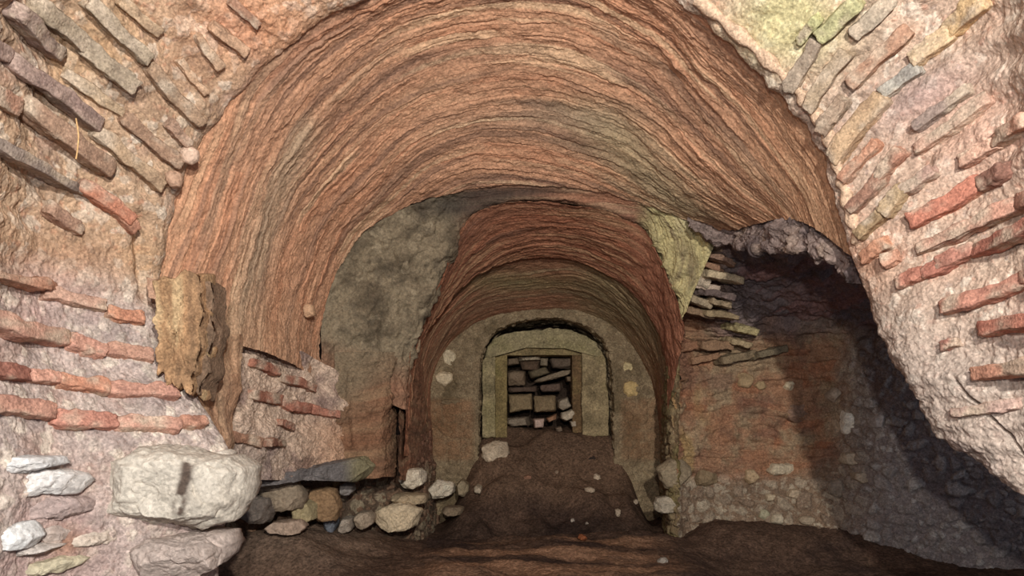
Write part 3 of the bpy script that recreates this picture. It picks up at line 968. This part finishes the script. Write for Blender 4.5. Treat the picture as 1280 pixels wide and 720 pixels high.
# torn brick ends between the middle vault and the side chamber
rs = np.random.RandomState(8)
PALE, OCH, PUR = (206, 176, 140), (184, 142, 100), (120, 96, 96)
for i, (x0, y0, x1, y1, wd, Yb, col) in enumerate([
    (852, 312, 884, 320, 9, 5.45, OCH), (868, 302, 900, 312, 8, 5.3, (168, 128, 104)), (862, 326, 898, 336, 8, 5.45, (170, 120, 92)),
    (880, 318, 912, 330, 7, 5.3, (150, 110, 92)), (858, 340, 880, 352, 12, 5.5, (206, 178, 156)), (878, 342, 922, 350, 9, 5.4, PALE),
    (862, 356, 892, 362, 9, 5.55, (200, 168, 152)), (874, 364, 912, 372, 8, 5.5, PUR), (856, 372, 882, 380, 9, 5.62, (178, 150, 122)),
    (880, 376, 905, 380, 8, 5.6, (168, 138, 108)), (850, 386, 886, 394, 8, 5.72, (160, 122, 92)), (876, 390, 918, 396, 7, 5.68, (174, 142, 104)),
    (914, 408, 940, 414, 9, 5.9, (190, 166, 112)), (908, 424, 932, 430, 8, 6.02, (184, 152, 112)),
    (836, 424, 862, 432, 11, 6.12, (176, 116, 80)), (838, 438, 878, 430, 10, 6.1, (162, 106, 74)), (870, 430, 912, 432, 11, 6.05, (160, 116, 84)),
    (896, 452, 940, 442, 10, 6.08, (150, 122, 92)), (858, 452, 892, 446, 9, 6.12, (168, 118, 84)), (940, 446, 975, 436, 9, 6.05, (132, 112, 88)),
]):
    A_, B_ = W(x0, y0, Yb), W(x1, y1, Yb + 0.06)
    P_, Q_ = brick_solid(A_, B_, np.array([-0.25, -1.0, -0.1]), wd * Yb / F, 0.30, 900 + i, sink=0.62, rough=1.3)
    t = fbm(P_ * 12, 3, 930 + i)
    mesh_obj('torn_brick', P_, Q_, mix(np.zeros(P_.shape) + lin(*col), lin(*col) * 0.6, sm(0, 0.8, t) * 0.6), M_BRICK, wall_side)

# ================================================================== END WALL WITH THE BLOCKED DOORWAY
OW = [(525, 690), (528, 600), (532, 490), (540, 452), (556, 424), (578, 403), (606, 388), (640, 379), (685, 376), (727, 382), (760, 395), (790, 419), (811, 448), (826, 484), (834, 600), (836, 690)]
IW = [(597, 690), (597, 600), (598, 500), (599, 458), (605, 433), (619, 414), (640, 403), (664, 398), (690, 397), (713, 399), (736, 408), (754, 424), (763, 448), (767, 500), (769, 600), (769, 690)]
w0, w1 = ring(OW, 7.22), ring(IW, 7.16)
w2 = ring(IW, 7.18) + np.array([0, 0.10, 0])
w3 = ring(IW, 7.16) + np.array([0, 0.75, 0])
SE2 = Surf([w0, w1, w2, w3], 240, 560, linear=True)
P = SE2.P
px, py = SE2.px, SE2.py
h, j, ci = rubble(P, 0.13, 801, 0.6)
h = h + 0.012 * fbm(P * 3, 3, 802)
C = mix(np.zeros(P.shape) + lin(140, 118, 88), lin(168, 146, 112), sm(0.3, 0.8, ci) * 0.7)
C = mix(C, lin(112, 94, 66), sm(0.0, 0.7, fbm(P * 5, 4, 803)) * 0.8)
red = sm(494, 504, py) * sm(580, 570, py) * np.maximum(sm(598, 585, px), sm(772, 782, px) * 0.8)
C = mix(C, lin(156, 106, 66), red * 0.6 * (0.6 + 0.4 * j))
rim = sm(0.10, 0.02, SE2.u) * sm(480, 440, py)
C = mix(C, lin(164, 128, 92), rim * 0.6)
SE2.displace(h)
wall_back = structure(SE2.obj('wall_back', C, M_MORTAR))


def slab(poly, Y0, Y1, rgb, seed, name, parent, mat=M_DIM, rough=1.0, moss=None, step=4.0, tint=None):
    """a solid cut to outline `poly` (px at depth Y0) that reaches back to depth Y1 at the same world outline; finely divided and worn"""
    poly = np.array(poly, float)
    pts = []
    for i in range(len(poly)):
        a, b = poly[i], poly[(i + 1) % len(poly)]
        n = max(1, int(np.hypot(*(b - a)) / step))
        for q in range(n):
            pts.append(a + (b - a) * q / n)
    pts = np.array(pts)
    c = pts.mean(0)
    rings = []
    fr = W(pts[:, 0], pts[:, 1], Y0)
    cc = W(c[0], c[1], Y0)
    ins = lambda t: cc + (fr - cc) * t
    rings = [ins(t) for t in np.concatenate([np.linspace(0.02, 0.9, 16), [0.95, 0.98]])] + [fr + np.array([0, 0.012, 0])]
    D = Y1 - Y0
    for t in np.linspace(0.06, 1, 10):
        rings.append(fr + np.array([0, D * t, 0]))
    G = np.stack(rings)
    d = G - (cc + np.array([0, D / 2, 0]))
    d /= np.linalg.norm(d, axis=-1, keepdims=True)
    G = G + d * (fbm(G * 7, 3, seed) * 0.014 + fbm(G * 24, 4, seed + 3, 0.6) * 0.008)[..., None] * rough
    col = lin(*rgb)
    t = fbm(G * 5, 4, seed + 6)
    C = mix(np.zeros(G.shape) + col, col * 0.55, sm(-0.1, 0.6, t) * 0.75)
    C = mix(C, np.minimum(col * 1.25, 0.8), sm(0.1, 0.7, fbm(G * 13, 4, seed + 9)) * 0.6)
    C = mix(C, lin(128, 120, 62), sm(0.05, 0.7, -t) * (moss if moss is not None else 0.35))
    if tint is not None:
        C = tint(G, C)
    return mesh_obj(name, G.reshape(-1, 3), quads(len(rings), len(pts), True), C.reshape(-1, 3), mat, parent)


df = bpy.data.objects.new('stone_doorframe', None)
COL.objects.link(df)
df.location = tuple(W(683, 545, 7.4))
bpy.context.view_layer.update()
thing(df, 'pale plastered stone door frame set inside the dark arch at the far end', 'door frame')
YF = 7.34
slab([(603, 548), (603, 452), (610, 438), (619, 440), (619, 548)], YF, YF + 0.42, (166, 148, 104), 21, 'jamb', df, step=2.0, rough=1.7, moss=0.3)
slab([(616, 548), (616, 436), (634, 441), (634, 548)], YF + 0.09, YF + 0.5, (150, 128, 76), 22, 'jamb_rebate', df, step=2.0, rough=1.7, moss=0.6)
slab([(728, 546), (727, 428), (748, 434), (757, 448), (760, 500), (761, 546)], YF, YF + 0.42, (166, 144, 102), 23, 'jamb', df, step=2.0, rough=1.7, moss=0.25)
slab([(716, 546), (715, 438), (730, 430), (731, 546)], YF + 0.10, YF + 0.5, (128, 98, 62), 24, 'jamb_rebate', df, step=2.0, rough=1.7, moss=0.3)
slab([(607, 446), (610, 434), (618, 424), (630, 418), (645, 414), (664, 412), (690, 411), (714, 413), (732, 419), (745, 428), (754, 444), (745, 446), (738, 436), (640, 434), (622, 437), (614, 447)], YF - 0.01, YF + 0.45, (162, 146, 104), 25, 'lintel', df, step=2.0, rough=1.7, moss=0.35)
slab([(614, 431), (735, 431), (730, 444), (618, 444)], YF + 0.08, YF + 0.5, (150, 128, 84), 26, 'lintel_soffit', df, step=2.0, rough=1.7, moss=0.3)

# dark earth packed behind everything in the doorway
bk = Surf([ring([(590, y), (640, y), (690, y), (780, y)], 8.15) for y in (385, 450, 500, 560)], 60, 60)
bk.displace(fbm(bk.P * 5, 3, 811) * 0.05)
structure(bk.obj('wall_doorway_fill', np.zeros(bk.P.shape) + lin(70, 56, 46), M_EARTH))

# the dry stones that block the doorway: one object each
BL = [
    ([(633, 448), (648, 446), (650, 455), (634, 457)], (128, 108, 86), 'small flat stone in the upper left corner of the blocked doorway', 8.36),
    ([(644, 446), (676, 445), (677, 450), (646, 451)], (176, 160, 134), 'thin pale slab under the lintel of the blocked doorway', 8.34),
    ([(649, 451), (676, 450), (674, 465), (652, 462)], (104, 82, 64), 'dark brown stone below the thin pale slab in the doorway', 8.40),
    ([(676, 447), (686, 447), (685, 458), (675, 457)], (150, 134, 110), 'small pale cube between dark stones under the lintel', 8.35),
    ([(687, 447), (716, 446), (717, 462), (690, 460)], (112, 94, 78), 'grey brown stone in the upper right corner of the blocked doorway', 8.38),
    ([(634, 462), (657, 463), (657, 482), (635, 482)], (138, 116, 92), 'square brown block against the left door jamb', 8.32),
    ([(660, 464), (682, 458), (690, 466), (664, 474)], (112, 98, 74), 'mossy wedge of stone in the middle of the doorway blocking', 8.38),
    ([(664, 476), (704, 462), (717, 461), (716, 468), (672, 479)], (142, 124, 100), 'long tilted slab across the right half of the blocked doorway', 8.30),
    ([(707, 470), (717, 470), (717, 478), (709, 477)], (134, 112, 86), 'little stone wedged beside the right door jamb', 8.33),
    ([(634, 484), (672, 482), (673, 490), (635, 491)], (100, 80, 66), 'low dark slab under the square brown block', 8.38),
    ([(674, 481), (702, 478), (704, 489), (676, 491)], (112, 90, 76), 'dark reddish stone under the long tilted slab', 8.38),
    ([(635, 493), (665, 492), (666, 512), (636, 517)], (148, 126, 92), 'large squared ochre block in the lower left of the doorway', 8.27),
    ([(667, 495), (695, 494), (696, 514), (668, 516)], (142, 120, 88), 'squared ochre block in the middle of the doorway blocking', 8.28),
    ([(698, 500), (710, 496), (716, 508), (704, 514), (698, 510)], (168, 152, 130), 'pale angular stone leaning above the whitish block by the right jamb', 8.22),
    ([(702, 516), (718, 511), (723, 521), (708, 527), (701, 524)], (196, 178, 152), 'whitish angular block at the foot of the right jamb', 8.12),
    ([(634, 523), (662, 521), (666, 532), (640, 534), (633, 530)], (146, 130, 110), 'grey flat stone lying along the sill at the left jamb', 8.18),
    ([(667, 524), (681, 523), (680, 535), (668, 536)], (206, 176, 158), 'pinkish white stone on the middle of the door sill', 8.12),
    ([(683, 523), (697, 517), (696, 524), (686, 529)], (168, 124, 92), 'tan brick fragment beside the pinkish white sill stone', 8.16),
    ([(713, 527), (720, 526), (721, 533), (715, 534)], (188, 170, 146), 'tiny pale stone below the whitish block at the right jamb', 8.10),
    ([(694, 535), (702, 533), (704, 539), (696, 541)], (150, 128, 106), 'tiny stone on the earth right of the pinkish white stone', 8.06),
]
for i, (pl, rgb, lab, Y) in enumerate(BL):
    thing(stone(pl, dm(Y), 0.30, rgb, 1000 + i, rough=0.9, facet=0.3, sq=0.25, name='blocking_stone'), lab, 'stone', 'stones blocking the far doorway')

# ================================================================== FLOOR
nx, ny = 420, 420
gx, gy = np.meshgrid(np.linspace(-3.2, 4.6, nx), np.linspace(1.6, 8.9, ny))
FP = np.stack([gx, gy, gx * 0], -1)
hz = 0.05 * fbm(FP * 0.8, 3, 851) + 0.025 * fbm(FP * 3, 4, 852) + 0.014 * fbm(FP * 11, 4, 853, 0.65)
q = np.exp(-((gx - 0.34) / 0.90) ** 10)
heap = 0.90 * sm(6.25, 7.5, gy + 0.18 * fbm(FP * 2, 3, 854)) * q
hz = hz + heap
hz = hz + 0.36 * sm(-0.75, -1.5, gx + 0.1 * fbm(FP * 2, 2, 855)) * sm(4.3, 4.9, gy) * sm(7.0, 6.2, gy)
hz = hz + 0.20 * sm(1.3, 1.75, gx) * sm(5.3, 6.0, gy)
hz = hz + 0.14 * sm(6.05, 5.8, gy + 0.06 * fbm(FP * 1.7, 3, 856)) * sm(-1.6, -0.7, gx) * sm(1.7, 1.2, gx)     # trodden step in the foreground
FP = FP + np.stack([gx * 0, gx * 0, hz], -1)
C = mix(np.zeros(FP.shape) + lin(92, 70, 56), lin(62, 47, 41), sm(-0.3, 0.6, fbm(FP * 2, 4, 857)))
C = mix(C, lin(150, 112, 84), sm(6.0, 5.75, gy) * sm(-0.9, -0.3, gx) * sm(1.35, 0.9, gx) * sm(-0.4, 0.5, fbm(FP * np.array([1, 5, 1]), 4, 858)) * 0.85)
C = mix(C, lin(124, 96, 74), sm(0.15, 0.5, heap) * 0.7)
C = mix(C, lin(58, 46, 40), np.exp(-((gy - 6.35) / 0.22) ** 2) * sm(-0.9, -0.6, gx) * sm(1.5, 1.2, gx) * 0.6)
C = mix(C, lin(138, 114, 94), sm(-0.8, -1.3, gx) * sm(4.3, 4.9, gy) * 0.6)
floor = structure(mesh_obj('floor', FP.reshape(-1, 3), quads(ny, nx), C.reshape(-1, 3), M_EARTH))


def floor_z(x, y):
    i = int(np.clip((y - 1.6) / 7.3 * (ny - 1), 0, ny - 1))
    j = int(np.clip((x + 3.2) / 7.8 * (nx - 1), 0, nx - 1))
    return FP[i, j, 2]


# unseen earth shell round the galleries, added to block world light leaking through gaps
er_ = []
for y_, r_ in ((1.8, 6.5), (4.0, 6.5), (7.0, 6.4), (9.4, 6.2), (10.4, 5.0), (10.6, 0.2)):
    t_ = np.linspace(-0.15, math.pi + 0.15, 11)
    er_.append(np.stack([0.6 - np.cos(t_) * r_, np.full(11, y_), np.sin(t_) * r_ * 0.8], -1))
SX = Surf(er_, 60, 90)
SX.displace(fbm(SX.P * 0.9, 4, 871) * 0.2)
structure(SX.obj('earth_light_shield', np.zeros(SX.P.shape) + lin(80, 62, 50), M_EARTH))

# ================================================================== INDIVIDUAL STONES
def streak(P, C):
    x, y = pix(P)
    s = np.exp(-(((x - (236 - (y - 575) * 0.17)) + 3 * fbm(P * 16, 2, 5)) / 7.0) ** 2) * sm(572, 580, y) * sm(652, 640, y) * sm(-1.0, -0.2, fbm(P * 18, 3, 6))
    return mix(C, lin(70, 52, 42), np.clip(s * 1.5, 0, 1) * 0.92)


thing(stone([(104, 600), (112, 582), (148, 572), (160, 562), (205, 562), (232, 572), (268, 574), (286, 592), (283, 632), (270, 660), (240, 668), (180, 673), (132, 670), (108, 648)], 2.98, 0.42, (196, 187, 172), 31, rough=0.75, facet=0.9, sq=0.32, vary=0.2, name='limestone_block', tint=streak, yaw=0.25),
      'large pale limestone block with a dark brown vertical streak jutting from the left wall', 'stone block')
thing(stone([(150, 690), (175, 676), (225, 673), (262, 678), (271, 698), (262, 716), (230, 735), (170, 735)], 3.02, 0.40, (176, 160, 150), 32, rough=0.9, facet=0.8, sq=0.35, name='limestone_block', yaw=0.2),
      'rough grey stone block directly under the large pale limestone block', 'stone block')
LS = [
    (blob(8, 583, 74, 22, 41), 2.50, (206, 204, 202), 'long bluish white stone in the left wall, topmost of the pale ones there'),
    (blob(38, 608, 78, 34, 42), 2.54, (212, 208, 204), 'broad whitish stone with a pitted face left of the large limestone block'),
    (blob(2, 674, 40, 38, 43), 2.50, (214, 214, 212), 'white stone low in the left wall at the photo edge'),
    (blob(28, 691, 46, 11, 44), 2.55, (196, 186, 178), 'thin flat pale slab under the white stone low in the left wall'),
    (blob(60, 636, 60, 30, 45), 2.68, (172, 152, 146), 'dull mauve grey stone between the whitish stone and the limestone block'),
    (blob(56, 672, 30, 26, 46), 2.66, (186, 170, 160), 'small rounded pale stone beside the rust patch in the left wall'),
    (blob(110, 676, 40, 20, 47), 2.85, (200, 184, 168), 'small cream stone at the lower left corner of the limestone block'),
    (blob(270, 572, 22, 18, 48), 3.22, (206, 196, 182), 'small pale stone on the top right corner of the limestone block'),
    (blob(50, 712, 60, 20, 49), 2.58, (196, 186, 158), 'cream stone at the bottom of the left wall'),
]
for i, (pl, Y, rgb, lab) in enumerate(LS):
    c_ = pl.mean(0)
    _, p_, n_ = SL.at(max(c_[0], -60), min(c_[1], 760))
    thing(stone(pl, p_[1] - 0.03, 0.16, rgb, 1100 + i, rough=1.2, facet=0.8, sq=0.3, name='wall_stone', yaw=0.9), lab, 'stone', 'pale stones in the left wall')
thing(stone(blob(232, 190, 24, 25, 51, 11), 3.34, 0.08, (222, 190, 166), 51, rough=0.4, facet=0.0, sq=0.8, name='pebble'), 'round cream pebble stuck at the left edge of the great arch', 'stone')
thing(stone(blob(213, 221, 20, 22, 52, 9), 3.31, 0.08, (186, 150, 124), 52, rough=0.7, facet=0.1, sq=0.8, name='pebble'), 'tan lump just below the round cream pebble', 'stone')
thing(stone(blob(383, 388, 17, 19, 53), 4.72, 0.12, (212, 170, 132), 53, rough=0.6, facet=0.5, sq=0.5, name='pebble'), 'little cream stone poking from the lower left of the brick vault', 'stone')
thing(stone(blob(333, 181, 11, 20, 54), 3.88, 0.10, (216, 178, 146), 54, rough=0.5, facet=0.4, sq=0.6, name='pebble'), 'small pale chip in the left flank of the brick vault', 'stone')

# hanging slab of brown plaster
pl = bpy.data.objects.new('plaster_slab', None)
COL.objects.link(pl)
pl.location = tuple(W(222, 420, 3.3))
bpy.context.view_layer.update()
thing(pl, 'ragged brown slab of plaster hanging at the left foot of the great arch', 'plaster')


def rusty(P, C):
    t = fbm(P * np.array([16, 16, 3]), 4, 57)
    C = mix(C, lin(204, 176, 130), sm(0.0, 0.6, t) * 0.7)
    return mix(C, lin(122, 92, 66), sm(0.1, 0.6, -t) * 0.7)


PLF = [(189, 350), (204, 343), (216, 346), (232, 339), (247, 342), (251, 360), (247, 374), (250, 392), (245, 412), (248, 430), (243, 446), (244, 462), (238, 474), (240, 488), (236, 497), (230, 489), (226, 480), (219, 486), (214, 474), (208, 480), (203, 464), (196, 470), (193, 452), (190, 440), (193, 418), (188, 400), (191, 378)]
slab(PLF, 3.24, 3.42, (176, 134, 92), 55, 'plaster_face', pl, mat=M_MORTAR, rough=1.9, moss=0.0, step=2.5, tint=rusty)
PLE = [(246, 345), (262, 350), (266, 372), (262, 392), (266, 418), (258, 440), (260, 462), (250, 480), (246, 496), (240, 490), (243, 450), (241, 420), (246, 385)]
slab(PLE, 3.31, 3.5, (134, 106, 84), 56, 'plaster_edge', pl, mat=M_MORTAR, rough=1.9, moss=0.0, step=2.5)
slab([(183, 347), (203, 352), (202, 376), (185, 372)], 3.26, 3.42, (192, 142, 118), 58, 'brick_stub', pl, mat=M_BRICK, rough=1.2, moss=0.0, step=2.5)

# hanging straw
kk = np.array([(95, 148), (98, 168), (97, 186), (95, 199)], float)
cv = crom(W(kk[:, 0], kk[:, 1], [2.62, 2.60, 2.60, 2.61]), 8)
th = np.linspace(0, 2 * np.pi, 6, endpoint=False)
VV = cv[:, None] + 0.0028 * np.stack([np.cos(th), np.sin(th), th * 0], -1)[None]
thing(mesh_obj('straw', VV.reshape(-1, 3), quads(len(cv), 6, True), (np.zeros(VV.shape) + lin(214, 170, 112)).reshape(-1, 3), M_STONE), 'thin dry straw hanging over the bricks of the upper left wall', 'straw')

# ledge under the left recess
lg = [(284, 596), (300, 588), (350, 588), (400, 582), (448, 577), (458, 584), (448, 598), (425, 612), (400, 606), (340, 606), (290, 610)]


def bluish(P, C):
    x, y = pix(P)
    return mix(C, lin(150, 140, 96), sm(425, 450, x) * 0.7)


thing(stone(lg, 4.66, 0.40, (112, 106, 104), 61, rough=1.3, facet=0.9, sq=0.4, name='stone_ledge', tint=bluish, yaw=1.1), 'grey stone ledge jutting below the brick bands left of the tunnel', 'ledge')
GS = [
    ((400, 632, 44, 46), 5.15, (150, 118, 84), 'tan stone under the outer end of the grey ledge'),
    ((345, 622, 62, 46), 4.85, (152, 134, 112), 'broad beige stone beneath the middle of the grey ledge'),
    ((312, 640, 52, 42), 4.75, (126, 114, 104), 'grey stone beneath the ledge beside the limestone block'),
    ((376, 642, 30, 34), 5.02, (166, 150, 112), 'pale yellowish stone under the ledge, between the beige and tan stones'),
    ((352, 662, 50, 18), 4.80, (170, 146, 126), 'flat pinkish stone lying on the earth below the beige stone'),
    ((408, 656, 16, 26), 5.45, (116, 120, 128), 'small bluish upright stone in the shaded hollow'),
    ((428, 659, 20, 20), 5.6, (164, 150, 134), 'small pale stone next to the bluish one in the hollow'),
    ((452, 652, 26, 24), 5.75, (176, 156, 132), 'rounded cream stone in the hollow beneath the pier'),
    ((430, 614, 18, 16), 5.62, (150, 142, 136), 'small grey stone high in the shaded hollow'),
    ((496, 648, 62, 40), 6.0, (206, 184, 150), 'big cream boulder at the foot of the inner left wall'),
    ((510, 626, 50, 16), 6.15, (176, 154, 122), 'long flat stone on top of the big cream boulder'),
    ((513, 600, 34, 28), 6.35, (224, 208, 182), 'pale block in the inner left wall above the flat stone'),
    ((551, 613, 36, 26), 7.3, (228, 212, 186), 'pale six sided block left of the earth heap'),
    ((578, 612, 16, 24), 7.35, (160, 142, 112), 'small rough stone right of the pale six sided block'),
    ((597, 613, 11, 12), 7.3, (190, 172, 146), 'tiny pale pebble between the six sided block and the heap'),
    ((566, 641, 32, 12), 7.05, (140, 120, 96), 'low flat stone on the earth in front of the pale six sided block'),
]
for i, ((x, y, w_, h_), Y, rgb, lab) in enumerate(GS):
    thing(stone(blob(x, y, w_, h_, 1200 + i), dm(Y), 0.26, rgb, 1250 + i, rough=1.0, facet=1.0, sq=0.28, name='rubble_stone', yaw=0.2), lab, 'stone', 'rubble stones along the left foot of the tunnel')

ES = [
    ((555, 473, 26, 22), 7.76, (232, 210, 172), 'pale squared block in the end wall left of the dark arch'),
    ((561, 447, 18, 24), 7.78, (222, 204, 168), 'small pale stone above the squared block, left of the dark arch'),
    ((567, 503, 46, 8), 7.78, (140, 118, 88), 'thin dull slab under the pale squared block of the end wall'),
    ((790, 487, 24, 26), 7.76, (216, 184, 122), 'yellowish squared block in the end wall right of the dark arch'),
    ((784, 459, 16, 15), 7.78, (220, 198, 146), 'small pale stone above the yellowish block, right of the dark arch'),
    ((800, 585, 24, 24), 7.95, (164, 140, 104), 'beige corner block at the right foot of the end wall'),
    ((795, 606, 32, 14), 7.9, (178, 154, 116), 'low pale block beneath the beige corner block'),
]
for i, ((x, y, w_, h_), Y, rgb, lab) in enumerate(ES):
    thing(stone(blob(x, y, w_, h_, 1300 + i), dm(Y) + 0.02, 0.2, rgb, 1350 + i, rough=0.6, facet=0.4, sq=0.35, name='facing_stone'), lab, 'stone', 'pale stones in the end wall')

HS = [
    ((619, 566, 40, 33), 7.55, (212, 190, 160), 0.26, 'large whitish boulder resting on the earth heap left of the doorway'),
    ((740, 574, 16, 9), 7.6, (60, 48, 42), 0.16, 'dark flat stone on the earth heap near the right jamb'),
    ((746, 597, 12, 11), 7.42, (200, 178, 150), 0.1, 'small whitish stone on the lower right of the earth heap'),
    ((738, 613, 15, 8), 7.3, (184, 162, 136), 0.1, 'flat pale chip on the earth heap below the small whitish stone'),
    ((697, 592, 9, 8), 7.46, (160, 134, 110), 0.08, 'tan pebble in the middle of the earth heap'),
    ((660, 598, 12, 8), 7.42, (150, 108, 84), 0.08, 'reddish pebble in the middle of the earth heap'),
    ((716, 652, 7, 7), 6.85, (170, 156, 140), 0.06, 'pale pebble on the dark floor in front of the heap, beside a smaller one'),
    ((734, 655, 5, 5), 6.83, (160, 146, 132), 0.05, 'smallest pale pebble on the dark floor in front of the heap'),
    ((728, 673, 13, 8), 6.4, (140, 80, 44), 0.1, 'orange brown stone chip on the dark floor'),
    ((773, 642, 8, 12), 7.0, (176, 156, 132), 0.08, 'whitish chip at the right foot of the earth heap'),
    ((795, 628, 8, 7), 7.15, (180, 160, 136), 0.08, 'cream pebble right of the whitish chip by the end wall'),
    ((830, 704, 14, 12), 5.6, (150, 140, 128), 0.1, 'pale chip on the floor at the bottom of the photo'),
]
for i, ((x, y, w_, h_), Y, rgb, tk, lab) in enumerate(HS):
    o = stone(blob(0, 0, w_, h_, 1400 + i), Y, tk, rgb, 1450 + i, rough=0.8, facet=0.6, sq=0.5, name='loose_stone')
    # rest it on the earth under the sight line
    base = (HY + F * 0)
    best = None
    for Yt in np.linspace(5.0, 8.3, 340):
        p = W(x, y + h_ * 0.4, Yt)
        if p[2] <= floor_z(p[0], Yt):
            best = p
            break
    if best is None:
        best = W(x, y + h_ * 0.4, Y)
    src = W(0, 0 + h_ * 0.4, Y)
    s = best[1] / Y
    co = np.empty(len(o.data.vertices) * 3, np.float32)
    o.data.vertices.foreach_get('co', co)
    co = (co.reshape(-1, 3) - src) * s + best + np.array([0, -0.3 * tk * 0, 0])
    o.data.vertices.foreach_set('co', co.astype(np.float32).ravel())
    o.data.update()
    thing(o, lab, 'stone', 'loose stones on the earth floor')

RSN = [
    ((990, 482, 15, 14), 6.05, (240, 220, 182), 'bright cream stone set in the brick of the side chamber wall'),
    ((1000, 516, 36, 32), 6.12, (142, 112, 92), 'dull grey round stone below the bright cream one in the brick'),
    ((1063, 527, 12, 40), 5.80, (232, 224, 206), 'tall narrow white stone right of the brick patch'),
    ((1046, 494, 15, 20), 5.90, (178, 160, 140), 'small pale stone above left of the tall narrow white stone'),
    ((1047, 536, 11, 28), 5.92, (176, 150, 122), 'narrow tan stone left of the tall narrow white stone'),
    ((1103, 526, 12, 22), 5.50, (168, 160, 156), 'grey upright stone in shade right of the tall white stone'),
    ((980, 587, 42, 17), 6.05, (196, 178, 148), 'flat cream stone under the brick patch of the side chamber'),
    ((942, 597, 26, 20), 6.1, (180, 152, 116), 'beige stone left of the flat cream stone'),
    ((934, 474, 28, 24), 6.12, (170, 142, 104), 'ochre lump high in the brick patch'),
    ((952, 482, 20, 14), 6.08, (176, 148, 108), 'smaller ochre lump right of the ochre lump'),
    ((846, 594, 46, 44), 6.25, (156, 138, 110), 'large rounded grey stone at the corner of the side chamber'),
    ((834, 633, 34, 22), 6.3, (172, 158, 136), 'pale stone on the ground below the large rounded grey stone'),
    ((886, 597, 34, 26), 6.2, (140, 118, 88), 'brown stone right of the large rounded grey stone'),
    ((965, 622, 18, 12), 6.02, (186, 166, 136), 'small cream stone below the flat cream stone'),
    ((996, 618, 20, 14), 6.0, (178, 156, 128), 'small beige stone right of the small cream stone'),
    ((975, 650, 22, 16), 5.9, (196, 180, 152), 'pale lump at the bottom of the side chamber wall'),
    ((958, 644, 16, 18), 5.95, (166, 158, 128), 'greenish grey lump left of the pale lump at the wall bottom'),
    ((1012, 652, 24, 14), 5.85, (170, 150, 124), 'beige lump right of the pale lump at the wall bottom'),
    ((1066, 574, 20, 18), 5.72, (178, 160, 136), 'pale squarish stone below the tall narrow white stone'),
    ((1082, 598, 22, 16), 5.6, (172, 154, 132), 'beige stone diagonally below the pale squarish stone'),
    ((1050, 612, 22, 30), 5.8, (146, 132, 116), 'grey stone left of the beige stone in the side chamber'),
]
for i, ((x, y, w_, h_), Y, rgb, lab) in enumerate(RSN):
    _, p, n_ = SB.at(x, y)
    thing(stone(blob(x, y, w_, h_, 1500 + i), p[1] - 0.035, 0.2, rgb, 1550 + i, rough=0.7, facet=0.5, sq=0.42, name='wall_stone', yaw=0.1 if x < 1040 else -0.5), lab, 'stone', 'stones in the side chamber wall')

# ================================================================== LIGHT, WORLD, CAMERA
def lamp(name, loc, watts, size, col):
    l = bpy.data.lights.new(name, 'POINT')
    l.energy = watts
    l.shadow_soft_size = size
    l.color = col
    o = bpy.data.objects.new(name, l)
    o.location = loc
    COL.objects.link(o)
    return o


lamp('flash', (0.60, -1.0, 2.40), 790, 0.05, (1.0, 0.96, 0.89))
lamp('camera_flash', (-0.06, -0.45, 1.80), 250, 0.04, (1.0, 0.95, 0.90))

wd = bpy.data.worlds.new('World')
bpy.context.scene.world = wd
wd.use_nodes = True
bg = wd.node_tree.nodes['Background']
bg.inputs[0].default_value = (0.74, 0.80, 1.0, 1)
bg.inputs[1].default_value = 0.30

cam = bpy.data.cameras.new('camera')
cam.sensor_width = 36.0
cam.lens = F / 1280.0 * 36.0
cam.shift_y = (HY - 360.0) / 1280.0
cam.clip_start = 0.05
co = bpy.data.objects.new('camera', cam)
co.location = (0, 0, EYE)
co.rotation_euler = (math.pi / 2, 0, 0)
COL.objects.link(co)
sc = bpy.context.scene
sc.camera = co
sc.view_settings.view_transform = 'Standard'
sc.view_settings.look = 'None'
sc.view_settings.gamma = 1.0
sc.view_settings.use_curve_mapping = False
sc.view_settings.exposure = 0.0
